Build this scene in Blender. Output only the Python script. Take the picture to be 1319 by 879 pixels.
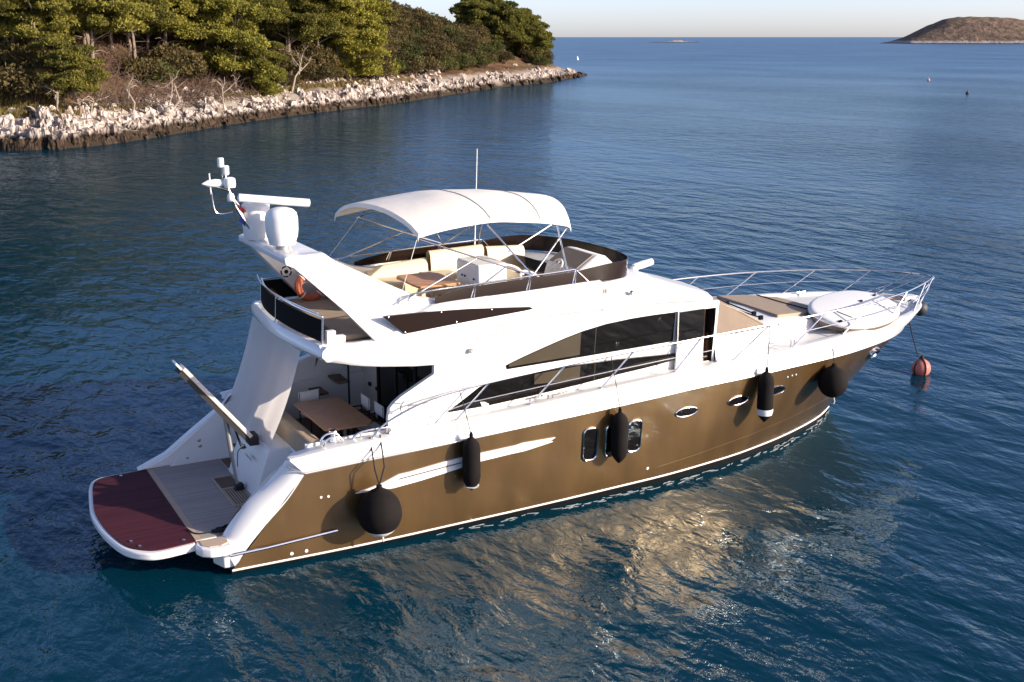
import bpy, math, random
import numpy as np
from mathutils import Vector, Matrix, noise as mnoise
R = math.radians
scene = bpy.context.scene
col = scene.collection
for o in list(bpy.data.objects): bpy.data.objects.remove(o)

# ------------------------------------------------------------------ camera, sky, sun, exposure
cam = bpy.data.cameras.new('camera'); camo = bpy.data.objects.new('camera', cam); col.objects.link(camo)
cam.sensor_fit = 'HORIZONTAL'; cam.sensor_width = 36.0; cam.lens = 36.0 * 1540 / 1319
cam.clip_start = 0.1; cam.clip_end = 200000
camo.location = (-4.62, -20.82, 8.78)
camo.rotation_euler = (R(90) - math.atan(391.5 / 1540), 0, R(61.75 - 90))
scene.camera = camo
scene.render.resolution_x = 1024; scene.render.resolution_y = 682

SUN_EL = 17.0
SUN_AZ = -45.0                       # direction towards the sun in the x-y plane, from +x
world = bpy.data.worlds.new('World'); scene.world = world; world.use_nodes = True
wn = world.node_tree.nodes; wl = world.node_tree.links
sky = wn.new('ShaderNodeTexSky'); sky.sky_type = 'NISHITA'; sky.sun_disc = False
sky.sun_elevation = R(SUN_EL); sky.sun_rotation = R(90 - SUN_AZ)
sky.altitude = 0; sky.air_density = 0.5; sky.dust_density = 0.8; sky.ozone_density = 0.2
bg = wn['Background']; bg.inputs['Strength'].default_value = 0.13
wb_ = wn.new('ShaderNodeMix'); wb_.data_type = 'RGBA'; wb_.blend_type = 'MULTIPLY'; wb_.inputs['Factor'].default_value = 1.0
wb_.inputs['B'].default_value = (1.02, .955, 1.07, 1)          # the camera's white balance, on the sky
wl.new(sky.outputs[0], wb_.inputs['A']); wl.new(wb_.outputs['Result'], bg.inputs['Color'])
sun = bpy.data.lights.new('sun', 'SUN'); suno = bpy.data.objects.new('sun', sun); col.objects.link(suno)
sun.energy = 4.6; sun.angle = R(0.53); sun.color = (1.0, 0.885, 0.73)
sd = Vector((math.cos(R(SUN_AZ)) * math.cos(R(SUN_EL)), math.sin(R(SUN_AZ)) * math.cos(R(SUN_EL)), math.sin(R(SUN_EL))))
suno.rotation_euler = sd.to_track_quat('Z', 'Y').to_euler()
suno.location = (0, 0, 60)
vs = scene.view_settings; vs.view_transform = 'Standard'; vs.look = 'None'; vs.gamma = 1.0; vs.use_curve_mapping = False
vs.exposure = 0.9

# ------------------------------------------------------------------ materials
def nd(m, t, **k):
    n = m.node_tree.nodes.new(t)
    for a, v in k.items(): setattr(n, a, v)
    return n
def mat(name, c, rough=0.5, metal=0.0, spec=0.5, coat=0.0, var=0.0, vscale=3.0, bump=0.0, bscale=20.0, c2=None, stretch=None):
    m = bpy.data.materials.new(name); m.use_nodes = True
    p = m.node_tree.nodes['Principled BSDF']; L = m.node_tree.links
    p.inputs['Base Color'].default_value = (*c, 1); p.inputs['Roughness'].default_value = rough
    p.inputs['Metallic'].default_value = metal; p.inputs['Specular IOR Level'].default_value = spec
    p.inputs['Coat Weight'].default_value = coat; p.inputs['Coat Roughness'].default_value = 0.08
    if var or bump:
        tc = nd(m, 'ShaderNodeTexCoord'); src = tc.outputs['Object']
        if stretch:
            mp = nd(m, 'ShaderNodeMapping'); mp.inputs['Scale'].default_value = stretch; L.new(src, mp.inputs[0]); src = mp.outputs[0]
    if var:
        nz = nd(m, 'ShaderNodeTexNoise'); nz.inputs['Scale'].default_value = vscale; nz.inputs['Detail'].default_value = 6
        L.new(src, nz.inputs['Vector'])
        rp = nd(m, 'ShaderNodeValToRGB')
        a = c; b = c2 or tuple(x * (1 - var) for x in c)
        rp.color_ramp.elements[0].position = 0.3; rp.color_ramp.elements[1].position = 0.7
        rp.color_ramp.elements[0].color = (*b, 1); rp.color_ramp.elements[1].color = (*a, 1)
        L.new(nz.outputs['Fac'], rp.inputs[0]); L.new(rp.outputs[0], p.inputs['Base Color'])
    if bump:
        nb = nd(m, 'ShaderNodeTexNoise'); nb.inputs['Scale'].default_value = bscale; nb.inputs['Detail'].default_value = 4
        L.new(src, nb.inputs['Vector'])
        bp = nd(m, 'ShaderNodeBump'); bp.inputs['Strength'].default_value = 1; bp.inputs['Distance'].default_value = bump
        L.new(nb.outputs['Fac'], bp.inputs['Height']); L.new(bp.outputs[0], p.inputs['Normal'])
    return m

M = {}
M['gelcoat'] = mat('white_gelcoat', (.80, .79, .77), .28, coat=.4, var=.05, vscale=1.2)
M['gelcoat_soft'] = mat('white_nonskid', (.76, .75, .73), .55, var=.06, vscale=2, bump=.002, bscale=120)
M['gold'] = mat('bronze_hull_paint', (.265, .155, .062), .30, metal=.72, coat=.85, var=.34, vscale=1.1, stretch=(1.6,1.6,.45))
M['antifoul'] = mat('dark_antifouling', (.006, .0055, .005), .5)
M['black'] = mat('black_fabric', (.006, .0055, .006), .85, spec=.1, bump=.003, bscale=160)
M['fender_cloth'] = mat('fender_cloth', (.010, .008, .008), .85, spec=.15, var=.3, vscale=4, bump=.003, bscale=90)
M['plexi'] = mat('brown_plexiglass', (.014, .007, .005), .22, spec=.22, coat=.0)
M['darkglass'] = mat('dark_glass', (.006, .005, .0045), .05, spec=.35)
M['blind'] = mat('blind_behind_glass', (.072, .058, .04), .08, spec=.4, var=.15, vscale=2)
M['steel'] = mat('stainless_steel', (.72, .70, .68), .18, metal=1.0)
M['alu'] = mat('brushed_alloy', (.45, .43, .41), .4, metal=.8)
M['cream'] = mat('cream_vinyl', (.74, .62, .42), .5, var=.08, vscale=3)
M['tan'] = mat('tan_canvas', (.36, .28, .20), .8, var=.12, vscale=5, bump=.002, bscale=150)
M['tanmesh'] = mat('brown_mesh_cover', (.21, .155, .115), .75, var=.12, vscale=3, bump=.002, bscale=200)
M['canopy'] = mat('white_canvas', (.80, .76, .69), .8, var=.05, vscale=2, bump=.012, bscale=2.5)
M['white'] = mat('white_plastic', (.78, .78, .77), .4)
M['wood'] = mat('varnished_teak', (.62, .33, .165), .45, spec=.3, coat=.0, var=.35, vscale=6, stretch=(1, 8, 8))
M['wood_dark'] = mat('dark_joinery', (.13, .055, .025), .4, var=.3, vscale=5)
M['dark'] = mat('dark_interior', (.012, .010, .009), .7)
M['rope'] = mat('black_rope', (.014, .013, .014), .9)
M['rope_white'] = mat('white_rope', (.6, .57, .5), .9)
M['orange'] = mat('faded_orange_plastic', (.50, .12, .05), .5, var=.3, vscale=5)
M['buoy'] = mat('faded_red_buoy', (.48, .075, .055), .6, var=.5, vscale=4, c2=(.52, .20, .16))
M['panel'] = mat('interior_panel', (.68,.62,.55), .5)
M['greymark'] = mat('grey_lettering', (.28, .27, .27), .5)
M['palegrey'] = mat('pale_grey_paint', (.50,.47,.44), .45)
M['chrome'] = mat('polished_chrome', (.85, .83, .8), .07, metal=1.0)
M['red'] = mat('flag_red', (.60, .05, .06), .8); M['blue'] = mat('flag_blue', (.06, .08, .35), .8)

def teak(name, c1, c2, seam, pitch=0.055):
    m = bpy.data.materials.new(name); m.use_nodes = True
    L = m.node_tree.links; p = m.node_tree.nodes['Principled BSDF']; p.inputs['Roughness'].default_value = .75; p.inputs['Specular IOR Level'].default_value = .2
    g = nd(m, 'ShaderNodeNewGeometry'); s = nd(m, 'ShaderNodeSeparateXYZ'); L.new(g.outputs['Position'], s.inputs[0])
    d = nd(m, 'ShaderNodeMath', operation='DIVIDE'); d.inputs[1].default_value = pitch; L.new(s.outputs['Y'], d.inputs[0])
    fr = nd(m, 'ShaderNodeMath', operation='FRACT'); L.new(d.outputs[0], fr.inputs[0])
    gt = nd(m, 'ShaderNodeMath', operation='LESS_THAN'); gt.inputs[1].default_value = .12; L.new(fr.outputs[0], gt.inputs[0])
    fl = nd(m, 'ShaderNodeMath', operation='FLOOR'); L.new(d.outputs[0], fl.inputs[0])
    wn_ = nd(m, 'ShaderNodeTexWhiteNoise', noise_dimensions='1D'); L.new(fl.outputs[0], wn_.inputs['W'])
    mp = nd(m, 'ShaderNodeMapping'); mp.inputs['Scale'].default_value = (1.3, 9, 9); L.new(g.outputs['Position'], mp.inputs[0])
    nz = nd(m, 'ShaderNodeTexNoise'); nz.inputs['Scale'].default_value = 2.2; nz.inputs['Detail'].default_value = 7; L.new(mp.outputs[0], nz.inputs['Vector'])
    ad = nd(m, 'ShaderNodeMath', operation='MULTIPLY_ADD'); ad.inputs[1].default_value = .45; L.new(wn_.outputs[0], ad.inputs[0]); 
    mu = nd(m, 'ShaderNodeMath', operation='MULTIPLY'); mu.inputs[1].default_value = .75; L.new(nz.outputs['Fac'], mu.inputs[0]); L.new(mu.outputs[0], ad.inputs[2])
    mx = nd(m, 'ShaderNodeMix', data_type='RGBA'); mx.inputs['A'].default_value = (*c1, 1); mx.inputs['B'].default_value = (*c2, 1); L.new(ad.outputs[0], mx.inputs['Factor'])
    m2 = nd(m, 'ShaderNodeMix', data_type='RGBA'); m2.inputs['B'].default_value = (*seam, 1); L.new(mx.outputs['Result'], m2.inputs['A']); L.new(gt.outputs[0], m2.inputs['Factor'])
    L.new(m2.outputs['Result'], p.inputs['Base Color'])
    return m
M['teak_grey'] = teak('weathered_grey_teak', (.27, .235, .225), (.42, .37, .345), (.17, .145, .135))
M['teak_red'] = teak('red_stained_teak', (.030, .008, .014), (.092, .017, .028), (.012, .004, .006), .075)
M['teak_tan'] = teak('pale_teak', (.42, .32, .24), (.5, .39, .3), (.3, .22, .17))
M['teak_brown'] = teak('brown_teak', (.13, .085, .06), (.19, .13, .095), (.06, .04, .03))

# gold hull: a little streakier near the waterline
# ------------------------------------------------------------------ mesh helpers
class MB:
    def __init__(s): s.v = []; s.f = []
    def add(s, vs, fs):
        b = len(s.v); s.v += [tuple(map(float, v)) for v in vs]; s.f += [tuple(i + b for i in f) for f in fs]; return s
    def box(s, c, d, rot=None):
        x, y, z = [q / 2 for q in d]
        P = [Vector(p) for p in [(-x,-y,-z),(x,-y,-z),(x,y,-z),(-x,y,-z),(-x,-y,z),(x,-y,z),(x,y,z),(-x,y,z)]]
        if rot is not None: P = [rot @ p for p in P]
        return s.add([p + Vector(c) for p in P], [(0,3,2,1),(4,5,6,7),(0,1,5,4),(1,2,6,5),(2,3,7,6),(3,0,4,7)])
    def tube(s, path, r, n=8, cap=True):
        path = [Vector(p) for p in path]; m = len(path)
        rr = r if isinstance(r, (list, tuple)) else [r] * m
        prev = None; rings = []
        for i, p in enumerate(path):
            t = (path[min(i+1, m-1)] - path[max(i-1, 0)]).normalized()
            if prev is None:
                a = Vector((0,0,1)) if abs(t.z) < .9 else Vector((1,0,0)); u = t.cross(a).normalized()
            else: u = (prev - t * prev.dot(t)).normalized()
            prev = u; w = t.cross(u)
            rings.append([p + (u * math.cos(2*math.pi*k/n) + w * math.sin(2*math.pi*k/n)) * rr[i] for k in range(n)])
        vs = [v for rg in rings for v in rg]; fs = []
        for i in range(m-1):
            for k in range(n): fs.append((i*n+k, i*n+(k+1)%n, (i+1)*n+(k+1)%n, (i+1)*n+k))
        if cap: fs.append(tuple(range(n))[::-1]); fs.append(tuple((m-1)*n+k for k in range(n)))
        return s.add(vs, fs)
    def lathe(s, prof, c=(0,0,0), n=24, rot=None):
        vs = []; fs = []; m = len(prof)
        for (r, z) in prof:
            for k in range(n):
                p = Vector((r*math.cos(2*math.pi*k/n), r*math.sin(2*math.pi*k/n), z))
                if rot is not None: p = rot @ p
                vs.append(p + Vector(c))
        for i in range(m-1):
            for k in range(n): fs.append((i*n+k, i*n+(k+1)%n, (i+1)*n+(k+1)%n, (i+1)*n+k))
        fs.append(tuple(range(n))[::-1]); fs.append(tuple((m-1)*n+k for k in range(n)))
        return s.add(vs, fs)
    def grid(s, rows):
        n = len(rows[0]); vs = [p for r_ in rows for p in r_]; fs = []
        for i in range(len(rows)-1):
            for k in range(n-1): fs.append((i*n+k, i*n+k+1, (i+1)*n+k+1, (i+1)*n+k))
        return s.add(vs, fs)
    def slab(s, poly, off):
        """poly: closed 3-D outline; off: thickness vector"""
        off = Vector(off); n = len(poly); A = [Vector(p) for p in poly]; B = [p + off for p in A]
        fs = [tuple(range(n)), tuple(range(2*n-1, n-1, -1))]
        for k in range(n): fs.append((k, (k+1)%n, n+(k+1)%n, n+k))
        return s.add(A + B, fs)
    def split(s):
        par = list(range(len(s.v)))
        def fd(a):
            while par[a] != a: par[a] = par[par[a]]; a = par[a]
            return a
        key = {}
        for i, v in enumerate(s.v):
            k = (round(v[0],5), round(v[1],5), round(v[2],5))
            if k in key: par[fd(i)] = fd(key[k])
            else: key[k] = i
        for f in s.f:
            a = fd(f[0])
            for q in f[1:]: par[fd(q)] = a
        out = {}
        for f in s.f: out.setdefault(fd(f[0]), []).append(f)
        res = []
        for fs in out.values():
            m_ = MB(); ix = {}
            for f in fs:
                for q in f:
                    if q not in ix: ix[q] = len(m_.v); m_.v.append(s.v[q])
                m_.f.append(tuple(ix[q] for q in f))
            res.append(m_)
        return res
    def pieces(s, name, m, parent=None, **k):
        """every separate piece becomes a part of its own"""
        return [q.build(name, m, parent, **k) for q in s.split()]
    def sides(s, name, m, parent=None, **k):
        """one part to port, one to starboard (first returned is starboard)"""
        P, S = MB(), MB()
        for q in s.split(): (P if sum(v[1] for v in q.v) > 0 else S).add(q.v, q.f)
        return [q.build(name, m, parent, **k) for q in (S, P) if q.v]
    def build(s, name, m, parent=None, smooth=True, bevel=0.0, subsurf=0, solid=0.0, angle=35):
        me = bpy.data.meshes.new(name); me.from_pydata(s.v, [], s.f); me.update()
        import bmesh
        bm = bmesh.new(); bm.from_mesh(me); bmesh.ops.remove_doubles(bm, verts=bm.verts, dist=1e-5)
        bmesh.ops.recalc_face_normals(bm, faces=bm.faces); bm.to_mesh(me); bm.free()
        o = bpy.data.objects.new(name, me); col.objects.link(o)
        if isinstance(m, list):
            for q in m: me.materials.append(q)
        else: me.materials.append(m)
        if smooth:
            me.polygons.foreach_set('use_smooth', [True]*len(me.polygons)); me.set_sharp_from_angle(angle=R(angle))
        if solid:
            q = o.modifiers.new('solid', 'SOLIDIFY'); q.thickness = solid; q.offset = 0
            q = o.modifiers.new('edges', 'EDGE_SPLIT'); q.split_angle = R(35)
        if bevel:
            q = o.modifiers.new('bevel', 'BEVEL'); q.width = bevel; q.segments = 3; q.limit_method = 'ANGLE'; q.angle_limit = R(30)
            q.harden_normals = False
        if subsurf:
            q = o.modifiers.new('sub', 'SUBSURF'); q.levels = subsurf; q.render_levels = subsurf
        if parent: o.parent = parent
        return o
def tag(o, label, cat, group=None, kind=None):
    if label: o['label'] = label
    if cat: o['category'] = cat
    if group: o['group'] = group
    if kind: o['kind'] = kind
    return o
def empty(name, label=None, cat=None, loc=(0,0,0), group=None):
    o = bpy.data.objects.new(name, None); col.objects.link(o); o.location = loc; o.empty_display_size = .2
    return tag(o, label, cat, group)
def children(o): return [c for c in bpy.data.objects if c.parent == o]
def interp(x, P, k):
    """smooth (pchip-like) interpolation of component k over component 0 of P"""
    X = [p[0] for p in P]; Y = [p[k] for p in P]; n = len(X)
    if x <= X[0]: return Y[0]
    if x >= X[-1]: return Y[-1]
    i = max(j for j in range(n-1) if X[j] <= x)
    d = [(Y[j+1]-Y[j])/(X[j+1]-X[j]) for j in range(n-1)]
    def sl(j):
        if j == 0: return d[0]
        if j == n-1: return d[-1]
        if d[j-1]*d[j] <= 0: return 0
        return 2*d[j-1]*d[j]/(d[j-1]+d[j])
    h = X[i+1]-X[i]; t = (x-X[i])/h
    return (2*t**3-3*t*t+1)*Y[i]+(t**3-2*t*t+t)*h*sl(i)+(-2*t**3+3*t*t)*Y[i+1]+(t**3-t*t)*h*sl(i+1)
def lerp(a, b, t): return a + (b-a)*t
def sst(a, b, x):
    t = min(1, max(0, (x-a)/(b-a))); return t*t*(3-2*t)
def bez(a, b, c, n=8):
    a, b, c = Vector(a), Vector(b), Vector(c)
    return [a*(1-t)**2 + b*2*t*(1-t) + c*t*t for t in [i/n for i in range(n+1)]]
def smooth_path(P, n=6):
    P = [Vector(p) for p in P]; out = []
    for i in range(len(P)-1):
        p0 = P[max(i-1,0)]; p1 = P[i]; p2 = P[i+1]; p3 = P[min(i+2, len(P)-1)]
        for k in range(n):
            t = k/n
            out.append(.5*((2*p1)+(p2-p0)*t+(2*p0-5*p1+4*p2-p3)*t*t+(3*p1-p0-3*p2+p3)*t**3))
    out.append(P[-1]); return out
def mir(p): return (p[0], -p[1], p[2])

# ================================================================== SEA
def make_sea():
    m = bpy.data.materials.new('sea_water'); m.use_nodes = True; L = m.node_tree.links
    g = nd(m, 'ShaderNodeNewGeometry')
    def nz(scale, rot, sx, sy, detail, rough=.5, dist=0.0):
        mp = nd(m, 'ShaderNodeMapping'); mp.inputs['Rotation'].default_value = (0, 0, R(rot)); mp.inputs['Scale'].default_value = (sx, sy, 1)
        L.new(g.outputs['Position'], mp.inputs[0])
        t = nd(m, 'ShaderNodeTexNoise'); t.inputs['Scale'].default_value = scale; t.inputs['Detail'].default_value = detail
        t.inputs['Roughness'].default_value = rough; t.inputs['Distortion'].default_value = dist
        L.new(mp.outputs[0], t.inputs['Vector']); return t.outputs['Fac']
    def mul(a, k):
        q = nd(m, 'ShaderNodeMath', operation='MULTIPLY'); L.new(a, q.inputs[0])
        if isinstance(k, float): q.inputs[1].default_value = k
        else: L.new(k, q.inputs[1])
        return q.outputs[0]
    def add(a, b):
        q = nd(m, 'ShaderNodeMath', operation='ADD'); L.new(a, q.inputs[0]); L.new(b, q.inputs[1]); return q.outputs[0]
    patch = nz(.035, 20, 1, .5, 3)
    pr = nd(m, 'ShaderNodeMapRange'); pr.inputs['From Min'].default_value = .35; pr.inputs['From Max'].default_value = .68
    pr.inputs['To Min'].default_value = .42; pr.inputs['To Max'].default_value = 1.35; L.new(patch, pr.inputs['Value'])
    swell = mul(nz(.16, 25, 1, .45, 2), .20)
    w1 = mul(nz(.8, 32, 1, .5, 3, .5, .3), .24)
    w2 = mul(nz(2.2, 14, 1, .5, 4, .55, .4), .085)
    w3 = mul(nz(8.5, 40, 1, .7, 3, .5, .2), .010)
    h = add(swell, mul(add(add(w1, w2), w3), pr.outputs[0]))
    b = nd(m, 'ShaderNodeBump'); b.inputs['Strength'].default_value = 1; b.inputs['Distance'].default_value = 1.0
    L.new(h, b.inputs['Height'])
    # open water beyond the bay is choppier: waves too small to model widen the reflection
    ln_ = nd(m, 'ShaderNodeVectorMath', operation='LENGTH'); L.new(g.outputs['Position'], ln_.inputs[0])
    ro = nd(m, 'ShaderNodeMapRange'); ro.inputs['From Min'].default_value = 15; ro.inputs['From Max'].default_value = 500
    ro.inputs['To Min'].default_value = .05; ro.inputs['To Max'].default_value = .24; L.new(ln_.outputs['Value'], ro.inputs['Value'])
    df = nd(m, 'ShaderNodeBsdfDiffuse'); df.inputs['Color'].default_value = (.0002, .0265, .047, 1)
    gl = nd(m, 'ShaderNodeBsdfGlossy'); gl.inputs['Color'].default_value = (.70, .86, 1.0, 1)
    L.new(ro.outputs[0], gl.inputs['Roughness']); L.new(b.outputs[0], gl.inputs['Normal'])
    fr = nd(m, 'ShaderNodeFresnel'); fr.inputs['IOR'].default_value = 1.333; L.new(b.outputs[0], fr.inputs['Normal'])
    # reflectance averaged over a choppy surface: never reaches a full mirror at grazing angles
    q1 = nd(m, 'ShaderNodeMath', operation='MULTIPLY_ADD'); q1.inputs[1].default_value = -.52; q1.inputs[2].default_value = 1.0; L.new(fr.outputs[0], q1.inputs[0])
    q2 = nd(m, 'ShaderNodeMath', operation='MULTIPLY'); L.new(fr.outputs[0], q2.inputs[0]); L.new(q1.outputs[0], q2.inputs[1])
    ms = nd(m, 'ShaderNodeMixShader'); L.new(q2.outputs[0], ms.inputs[0]); L.new(df.outputs[0], ms.inputs[1]); L.new(gl.outputs[0], ms.inputs[2])
    L.new(ms.outputs[0], m.node_tree.nodes['Material Output'].inputs['Surface'])
    s = 90000
    o = MB().add([(-s,-s,0),(s,-s,0),(s,s,0),(-s,s,0)], [(0,1,2,3)]).build('sea', m, smooth=False)
    tag(o, None, None, kind='structure')
make_sea()

# ================================================================== YACHT
yacht = empty('motor_yacht', 'large white flybridge motor yacht with a bronze brown hull lying at anchor in the bay', 'yacht')
# control curves (x, half breadth, z)
Wc = [(0,2.30,.10),(2,2.34,.10),(5,2.36,.15),(8.5,2.27,.20),(10.5,2.04,.22),(12,1.66,.21),(13,1.30,.19),(14.1,.78,.14),(14.8,.36,.1),(15.3,0,.08)]
Rc = [(1.33,2.32,1.60),(2.4,2.37,1.66),(3.4,2.44,1.72),(4.9,2.48,1.80),(6.7,2.50,1.89),(8.3,2.50,1.97),(9.3,2.48,2.02),(10.9,2.42,2.06),
      (12,2.34,2.09),(13.5,2.14,2.10),(14.6,1.86,2.10),(15.65,1.48,2.10),(16.5,.98,2.09),(16.95,.55,2.08),(17.2,0,2.07)]
Tc = [(1.1,2.25,1.84),(2,2.31,1.94),(3.2,2.36,2.0),(4.2,2.38,2.08),(5.4,2.40,2.14),(7,2.42,2.25),(9,2.43,2.36),(11,2.40,2.43),(13,2.26,2.51),(14,2.11,2.54),
      (15,1.90,2.55),(16.2,1.50,2.55),(17,1.04,2.54),(17.5,.58,2.53),(17.75,0,2.52)]
def sx(C, s): return C[0][0] + (C[-1][0]-C[0][0])*s
def cpt(C, s):
    x = sx(C, s); return Vector((x, interp(x, C, 1), interp(x, C, 2)))
def hullpt(s, t):
    w = cpt(Wc, s); r = cpt(Rc, s)
    if t < 0:
        k = Vector((w.x - .25*s, w.y*.72, -.75)); return w.lerp(k, -t)
    fwd = sst(.45, 1.0, s); e = lerp(.75, 1.45, fwd)
    g = t**e
    return Vector((lerp(w.x, r.x, t), lerp(w.y, r.y, g), lerp(w.z, r.z, t)))
NS = 90
SS = [1-(1-i/NS)**1.25 for i in range(NS+1)]
TT = [i/14 for i in range(15)]
def hull_at(x, z, off=0.0):
    """starboard hull point for a given x, z"""
    s = (x-.5)/16; t = .5
    for _ in range(60):
        p = hullpt(min(max(s,0),1), min(max(t,0),1)); s += (x-p.x)/16; t += (z-p.z)/1.8
    e = 1e-3; s = min(max(s,e),1-e); t = min(max(t,e),1-e)
    p = hullpt(s,t); a = hullpt(s+e,t)-p; b = hullpt(s,t+e)-p
    n = a.cross(b).normalized()
    if n.y < 0: n = -n
    q = p + n*off
    return Vector((q.x, -q.y, q.z)), Vector((n.x, -n.y, n.z))
mb = MB()
for sg in (-1, 1):
    mb.grid([[(p.x, sg*p.y, p.z) for p in (hullpt(s,t) for t in TT)] for s in SS])
hull = mb.build('hull', M['gold'], yacht)
mb = MB()
for sg in (-1, 1):
    mb.grid([[(p.x, sg*(p.y-.004), p.z-.012) for p in (hullpt(s,t) for t in (0,-.15,-.4,-1))] for s in SS])
w0 = [hullpt(0,t) for t in (.2,.1,0,-.4,-1)]
mb.grid([[(p.x+.02, -p.y+.02, p.z) for p in w0], [(p.x+.02, p.y-.02, p.z) for p in w0]])
mb.build('bottom_paint', M['antifoul'], hull)
mb = MB()
for sg in (-1, 1):
    pts = [hullpt(s, .0) for s in SS]
    mb.tube([(p.x, sg*(p.y+.002), p.z) for p in pts], .019, 6)
mb.sides('boot_stripe', M['gelcoat'], hull)
mb = MB()
for sg in (-1, 1):
    mb.tube([(p.x, sg*(p.y+.012), p.z+.004) for p in (cpt(Rc, s) for s in SS)], .026, 8)
mb.sides('rubbing_strake', M['alu'], hull)
mb = MB()          # faint spray rail forward
for sg in (-1, 1):
    pts = [hullpt(s, lerp(.13, .36, (s-.55)/.42)) for s in [.55+.42*i/30 for i in range(31)]]
    mb.tube([(p.x, sg*(p.y-.004), p.z) for p in pts], .006, 5)
mb.sides('spray_rail', M['gold'], hull)
# white topsides / bulwark with rounded cap
def bul(s, k):
    r = cpt(Rc, s); t = cpt(Tc, s)
    q = [r, r.lerp(t, .5)+Vector((0,.03*min(1,t.y*3),0)), r.lerp(t, .88)+Vector((0,.012*min(1,t.y*3),0)), t, t+Vector((0,0,.02))]
    inn = max(0, t.y-.05); inn2 = max(0, t.y-.16); inn3 = max(0, t.y-.19)
    fx = .0 if t.y > .3 else -(.3-t.y)*.55
    q += [Vector((t.x+fx*.4, inn, t.z+.028)), Vector((t.x+fx, inn2, t.z+.022)), Vector((t.x+fx*1.1, inn3, t.z-.06))]
    return q[k]
mb = MB()
for sg in (-1, 1):
    mb.grid([[(p.x, sg*p.y, p.z) for p in (bul(s,k) for k in range(8))] for s in SS])
bulw = mb.build('bulwark', M['gelcoat'], yacht, angle=50)
# deck
mb = MB()
DX = [4.06]+[4.2+i*.35 for i in range(39)]
rows = []
for x in DX:
    hb = max(.02, interp(x, Tc, 1)-.18); z = interp(x, Tc, 2)-.055
    rows.append([(x, hb*u, z+.03*(1-u*u)) for u in (-1,-.8,-.6,-.3,0,.3,.6,.8,1)])
mb.grid(rows)
for sg in (-1, 1):
    mb.grid([[(x, sg*1.86, interp(x,Tc,2)-.055),(x, sg*(interp(x,Tc,1)-.18), interp(x,Tc,2)-.055)] for x in (2.5,3.0,3.5,4.06)])
mb.build('deck', M['gelcoat_soft'], yacht)

# ---- hull fittings (starboard and port)
def hull_patch(name, m, outline_xz, off, parent, sg=-1, thick=.02):
    pts = [hull_at(x, z, off)[0] for x, z in outline_xz]
    nn = sum((hull_at(x, z)[1] for x, z in outline_xz), Vector())/len(outline_xz)
    pts = [Vector((p.x, p.y*(-sg), p.z)) for p in pts]; nn = Vector((nn.x, nn.y*(-sg), nn.z))
    c = sum(pts, Vector())/len(pts)
    mb = MB(); n = len(pts)
    mb.add([c+nn*0]+pts+[p-nn*thick for p in pts], [(0,1+k,1+(k+1)%n) for k in range(n)]+[(1+k,1+n+k,1+n+(k+1)%n,1+(k+1)%n) for k in range(n)])
    return mb.build(name, m, parent)
def hull_ring(name, m, outline_xz, off, r, parent, sg=-1):
    pts = [hull_at(x, z, off)[0] for x, z in outline_xz]; pts = [Vector((p.x, p.y*(-sg), p.z)) for p in pts]
    mb = MB(); mb.tube(pts+[pts[0], pts[1]], r, 6, cap=False); return mb.build(name, m, parent)
def ell(cx, cz, a, b, n=24, tilt=0): return [(cx+a*math.cos(q)-b*math.sin(q)*tilt, cz+b*math.sin(q)+a*math.cos(q)*tilt*0) for q in (2*math.pi*k/n for k in range(n))]
def rrect(x0, x1, z0, z1, r=.06, n=4):
    out = []
    for cx, cz, a0 in ((x1-r,z1-r,0),(x0+r,z1-r,90),(x0+r,z0+r,180),(x1-r,z0+r,270)):
        for k in range(n+1):
            a = R(a0+90*k/n); out.append((cx+r*math.cos(a), cz+r*math.sin(a)))
    return out
for sg in (-1, 1):
    for (cx, cz) in ((9.2,1.545),(10.55,1.57),(11.62,1.60)):
        po = hull_patch('porthole', M['darkglass'], ell(cx, cz, .26, .085), .012, yacht, sg)
        hull_ring('porthole_rim', M['chrome'], ell(cx, cz, .275, .096), .012, .014, po, sg)
    for x0 in (6.80, 7.30, 7.82):
        w = hull_patch('hull_window', M['darkglass'], rrect(x0, x0+.27, .94, 1.55, .09), .012, yacht, sg)
        hull_ring('window_frame', M['chrome'], rrect(x0-.02, x0+.29, .92, 1.57, .1), .016, .018, w, sg)
    # white styled blade
    hull_patch('styling_blade', M['gelcoat'], [(2.2,1.1),(2.7,1.22),(3.0,1.33),(3.2,1.34),(3.9,1.425),(4.6,1.47),(5.3,1.50),(5.45,1.525),(6.15,1.52),(6.02,1.47),(6.1,1.445),(5.5,1.36),(5.2,1.35),(4.6,1.31),(4.0,1.22),(3.4,1.14),(2.9,1.09)], .03, hull, sg, .04)
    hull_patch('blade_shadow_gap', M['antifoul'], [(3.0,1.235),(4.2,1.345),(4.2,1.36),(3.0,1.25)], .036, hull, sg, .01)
    for (x, z, r) in ((1.59,1.13,.022),(1.72,1.125,.022),(1.03,.2,.03),(1.29,.2,.03),(8.38,.46,.03),(11.9,1.87,.018),(12.03,1.88,.018),(12.15,1.88,.018)):
        hull_patch('drain', M['white'], ell(x, z, r, r, 10), .01, hull, sg)
    h = hull_patch('hawse_fairlead', M['darkglass'], ell(15.2, 1.77, .17, .075, tilt=.0), .015, yacht, sg)
    hull_ring('fairlead_rim', M['chrome'], ell(15.2, 1.77, .21, .11), .02, .04, h, sg)
# spray bar on the quarter
mb = MB()
for sg in (-1,1): mb.tube([(-.05,sg*2.40,.42),(.6,sg*2.40,.43),(1.84,sg*2.40,.49)], .028, 8)
mb.sides('quarter_rail', M['steel'], yacht)

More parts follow.
